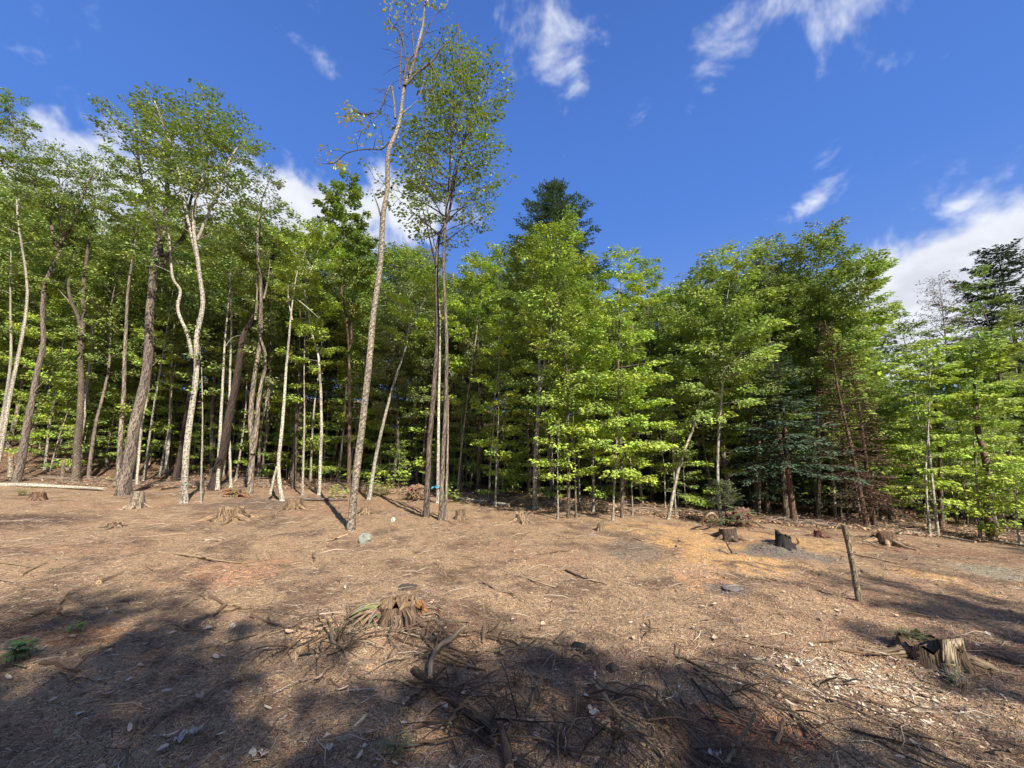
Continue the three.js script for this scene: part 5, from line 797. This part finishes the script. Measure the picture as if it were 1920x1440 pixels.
sprout('small leafy sprout beside the thickest trunk', 210, 905, 10, 0.35, 0.11, 0.62, GREEN[0], 'shrub', 'shrub', 23);

// ---------------------------------------------------------------- shredded wood over the soil
{
  const r = rng(606), geo = (L, w, bend, k) => { const m = new MB(); const q = [V(-L / 2, 0, 0), V(-L * 0.15, bend, bend * 0.8), V(L * 0.2, bend * 0.7, -bend * 0.5), V(L / 2, 0, bend * (k - 1))]; m.tube(q, [w * 0.4, w, w * 0.8, w * 0.2], 3, [1, 1, 1]); const g = m.build('x', CHIP, null).geometry; g.deleteAttribute('color'); g.deleteAttribute('uv'); return g; };
  const flake = () => { const m = new MB(); m.leaf(-0.5, 0, 0, V(1, 0.1, 0).normalize(), V(-0.1, 1, 0).normalize(), 1, 0.45, 0.15, [1, 1, 1]); m.u = []; const g = m.build('x', CHIP, null).geometry; g.deleteAttribute('color'); return g; };
  const CHIPS = [ground(1640, 1285), ground(745, 1160)];
  const kinds = [['wood_sliver', geo(1, 0.03, 0.045, 0), 52000, [0.025, 0.11]], ['root_fibre', geo(1, 0.013, 0.07, 2), 38000, [0.04, 0.16]], ['wood_chip', flake(), 36000, [0.01, 0.034]]];
  const col = new THREE.Color(), M = new THREE.Matrix4(), Q = new THREE.Quaternion(), E = new THREE.Euler(), S = V(1, 1, 1), P = V(0, 0, 0);
  const pal = [[0.50, 0.375, 0.26], [0.55, 0.43, 0.305], [0.43, 0.305, 0.21], [0.33, 0.22, 0.15], [0.46, 0.31, 0.22], [0.64, 0.54, 0.42], [0.21, 0.145, 0.11], [0.4, 0.24, 0.165]];
  for (const [name, g, n, [a, b]] of kinds) {
    const im = new THREE.InstancedMesh(g, CHIP, n); im.name = name;
    for (let i = 0; i < n; i++) {
      let d, x, s; do { d = 1.6 + 14 * Math.pow(r(), 1.5); x = (r() * 2 - 1) * Math.min(19, d * 1.36 + 0.5); s = fbm(x * 0.8, -d * 0.8, 2, 41); } while (r() > 0.62 + 1.6 * s || Math.hypot((x - PATCH[10][0]) / PATCH[10][2], (-d - PATCH[10][1]) / PATCH[10][3]) < 0.7);
      if (name === 'wood_chip' && i < 1900) { const q = i < 1500 ? CHIPS[0] : CHIPS[1], a2 = r() * 6.283, e = Math.sqrt(-Math.log(1 - r() * 0.97)) * (i < 1500 ? 0.46 : 0.2); x = q.x + Math.cos(a2) * e * 1.25; d = -q.z + Math.sin(a2) * e * 0.7; }
      const L = (name === 'wood_chip' && i < 1900 ? 1.7 : 1) * lerp(a, b, r() * r()) * (0.75 + d * 0.05), dark = r() < 0.5, nearStump = name === 'wood_chip' && i < 1900;
      E.set((r() - 0.5) * 0.5, r() * 6.283, (r() - 0.5) * (name === 'root_fibre' ? 0.7 : 0.5)); Q.setFromEuler(E); S.set(L, L, L * (name === 'wood_chip' ? 0.6 + r() : 1)); P.set(x, height(x, -d) + L * 0.05 + 0.002, -d); M.compose(P, Q, S); im.setMatrixAt(i, M);
      const c = nearStump && r() < 0.35 ? pal[5] : pal[dark && !nearStump ? [3, 6, 7, 2][(r() * 4) | 0] : (r() * 6.4) | 0], f = (0.75 + r() * 0.65) * 0.88; col.setRGB(c[0] * f, c[1] * f * 1.04, c[2] * f); im.setColorAt(i, col);
    }
    im.castShadow = im.receiveShadow = true; im.userData.kind = 'stuff'; tag(im, { wood_sliver: 'shredded slivers of wood strewn over the cleared soil', root_fibre: 'fine torn root fibres strewn over the cleared soil', wood_chip: 'small flat wood chips strewn over the cleared soil' }[name], name.replace('_', ' ')); scene.add(im);
  }
  const cg = new THREE.IcosahedronGeometry(1, 1); { const p = cg.attributes.position; for (let i = 0; i < p.count; i++) { const v = V(p.getX(i), p.getY(i), p.getZ(i)), n = 0.9 + 0.7 * perlin.noise(v.x * 1.6 + 3, v.y * 1.6, v.z * 1.6); p.setXYZ(i, v.x * n, v.y * n * 0.7, v.z * n); } cg.computeVertexNormals(); cg.deleteAttribute('uv'); }
  const cm = new THREE.InstancedMesh(cg, CHIP, 14000); cm.name = 'soil_crumbs';
  for (let i = 0; i < 14000; i++) { const d = 1.6 + 9 * r() * r(), x = (r() * 2 - 1) * (d * 1.36 + 0.5), L = (0.003 + 0.016 * Math.pow(r(), 5)) * (0.9 + 0.04 * d), f = 0.6 + 0.6 * r(), c = soil(x, -d); E.set(r() * 6, r() * 6, 0); Q.setFromEuler(E); S.set(L, L, L); P.set(x, height(x, -d) + L * 0.2, -d); M.compose(P, Q, S); cm.setMatrixAt(i, M); col.setRGB(c[0] * 0.4 * f, c[1] * 0.39 * f, c[2] * 0.38 * f); cm.setColorAt(i, col); }
  cm.castShadow = cm.receiveShadow = true; tag(cm, 'crumbs and small clods of turned soil', 'soil crumbs', null, 'stuff'); scene.add(cm);
  const tg = geo(1, 0.011, 0.07, 1), tw = new THREE.InstancedMesh(tg, CHIP, 3400); tw.name = 'twig_litter';
  for (let i = 0; i < 3400; i++) { let d, x; do { d = 1.7 + 12.5 * Math.pow(r(), 1.3); x = (r() * 2 - 1) * Math.min(18, d * 1.36 + 0.4); } while (r() > 0.5 + 2 * fbm(x * 0.9, -d * 0.9, 2, 61)); const L = (0.1 + 0.34 * r() * r()) * (0.75 + 0.05 * d), c = [[0.5, 0.4, 0.3], [0.2, 0.14, 0.11], [0.12, 0.09, 0.07], [0.6, 0.5, 0.38], [0.34, 0.25, 0.18]][(r() * 5) | 0], f = 0.7 + 0.5 * r(); E.set((r() - 0.5) * 0.25, r() * 6.283, (r() - 0.5) * 0.35); Q.setFromEuler(E); S.set(L, L, L); P.set(x, height(x, -d) + 0.012 + L * 0.03, -d); M.compose(P, Q, S); tw.setMatrixAt(i, M); col.setRGB(c[0] * f, c[1] * f, c[2] * f); tw.setColorAt(i, col); }
  tw.castShadow = tw.receiveShadow = true; tag(tw, 'thin broken twigs littering the cleared soil', 'twig litter', null, 'stuff'); scene.add(tw);
  // leaf litter and brush on the floor of the woods
  const im = new THREE.InstancedMesh(kinds[2][1], CHIP, 16000); im.name = 'leaf_litter';
  for (let i = 0; i < 16000; i++) { const px = r() * 2300 - 190, d = edgeD(px) - 0.8 + 9 * r() * r(), x = at(px, 900, d).x; E.set((r() - 0.5) * 0.9, r() * 6.283, (r() - 0.5) * 0.9); Q.setFromEuler(E); const L = 0.06 + r() * 0.06; S.set(L, L, L * 1.2); P.set(x, height(x, -d) + 0.02 + 0.04 * r(), -d); M.compose(P, Q, S); im.setMatrixAt(i, M); const f = 0.6 + 0.7 * r(); col.setRGB(0.44 * f, 0.28 * f, 0.17 * f); im.setColorAt(i, col); }
  im.castShadow = im.receiveShadow = true; tag(im, 'brown leaf litter under the first trees of the woods', 'leaf litter', null, 'stuff'); scene.add(im);
  const br = new THREE.InstancedMesh(kinds[1][1], CHIP, 1900); br.name = 'brush';
  for (let i = 0; i < 1900; i++) { const px = r() * 2200 - 150, d = edgeD(px) - 0.7 + 3.5 * r() * r(), x = at(px, 900, d).x, L = 0.3 + 0.9 * r(); E.set((r() - 0.5) * 0.4, r() * 6.283, (r() - 0.5) * 0.4); Q.setFromEuler(E); S.set(L, L * 0.6, L * 0.6); P.set(x, height(x, -d) + 0.03 + 0.12 * r() * r(), -d); M.compose(P, Q, S); im.castShadow = true; br.setMatrixAt(i, M); const f = 0.4 + 0.8 * r(); col.setRGB(0.36 * f, 0.27 * f, 0.2 * f); br.setColorAt(i, col); }
  br.castShadow = br.receiveShadow = true; tag(br, 'fallen twigs and brush lying along the wood edge', 'brush', null, 'stuff'); scene.add(br);
}


console.log('triangles', Math.round(MB.tris), 'top-level', scene.children.length);
shadows(scene);
const renderer = new THREE.WebGLRenderer({ antialias: true });
renderer.setSize(1024, 768);
renderer.toneMapping = THREE.LinearToneMapping;
renderer.toneMappingExposure = EXPOSURE;
renderer.shadowMap.enabled = true;
renderer.render(scene, camera);
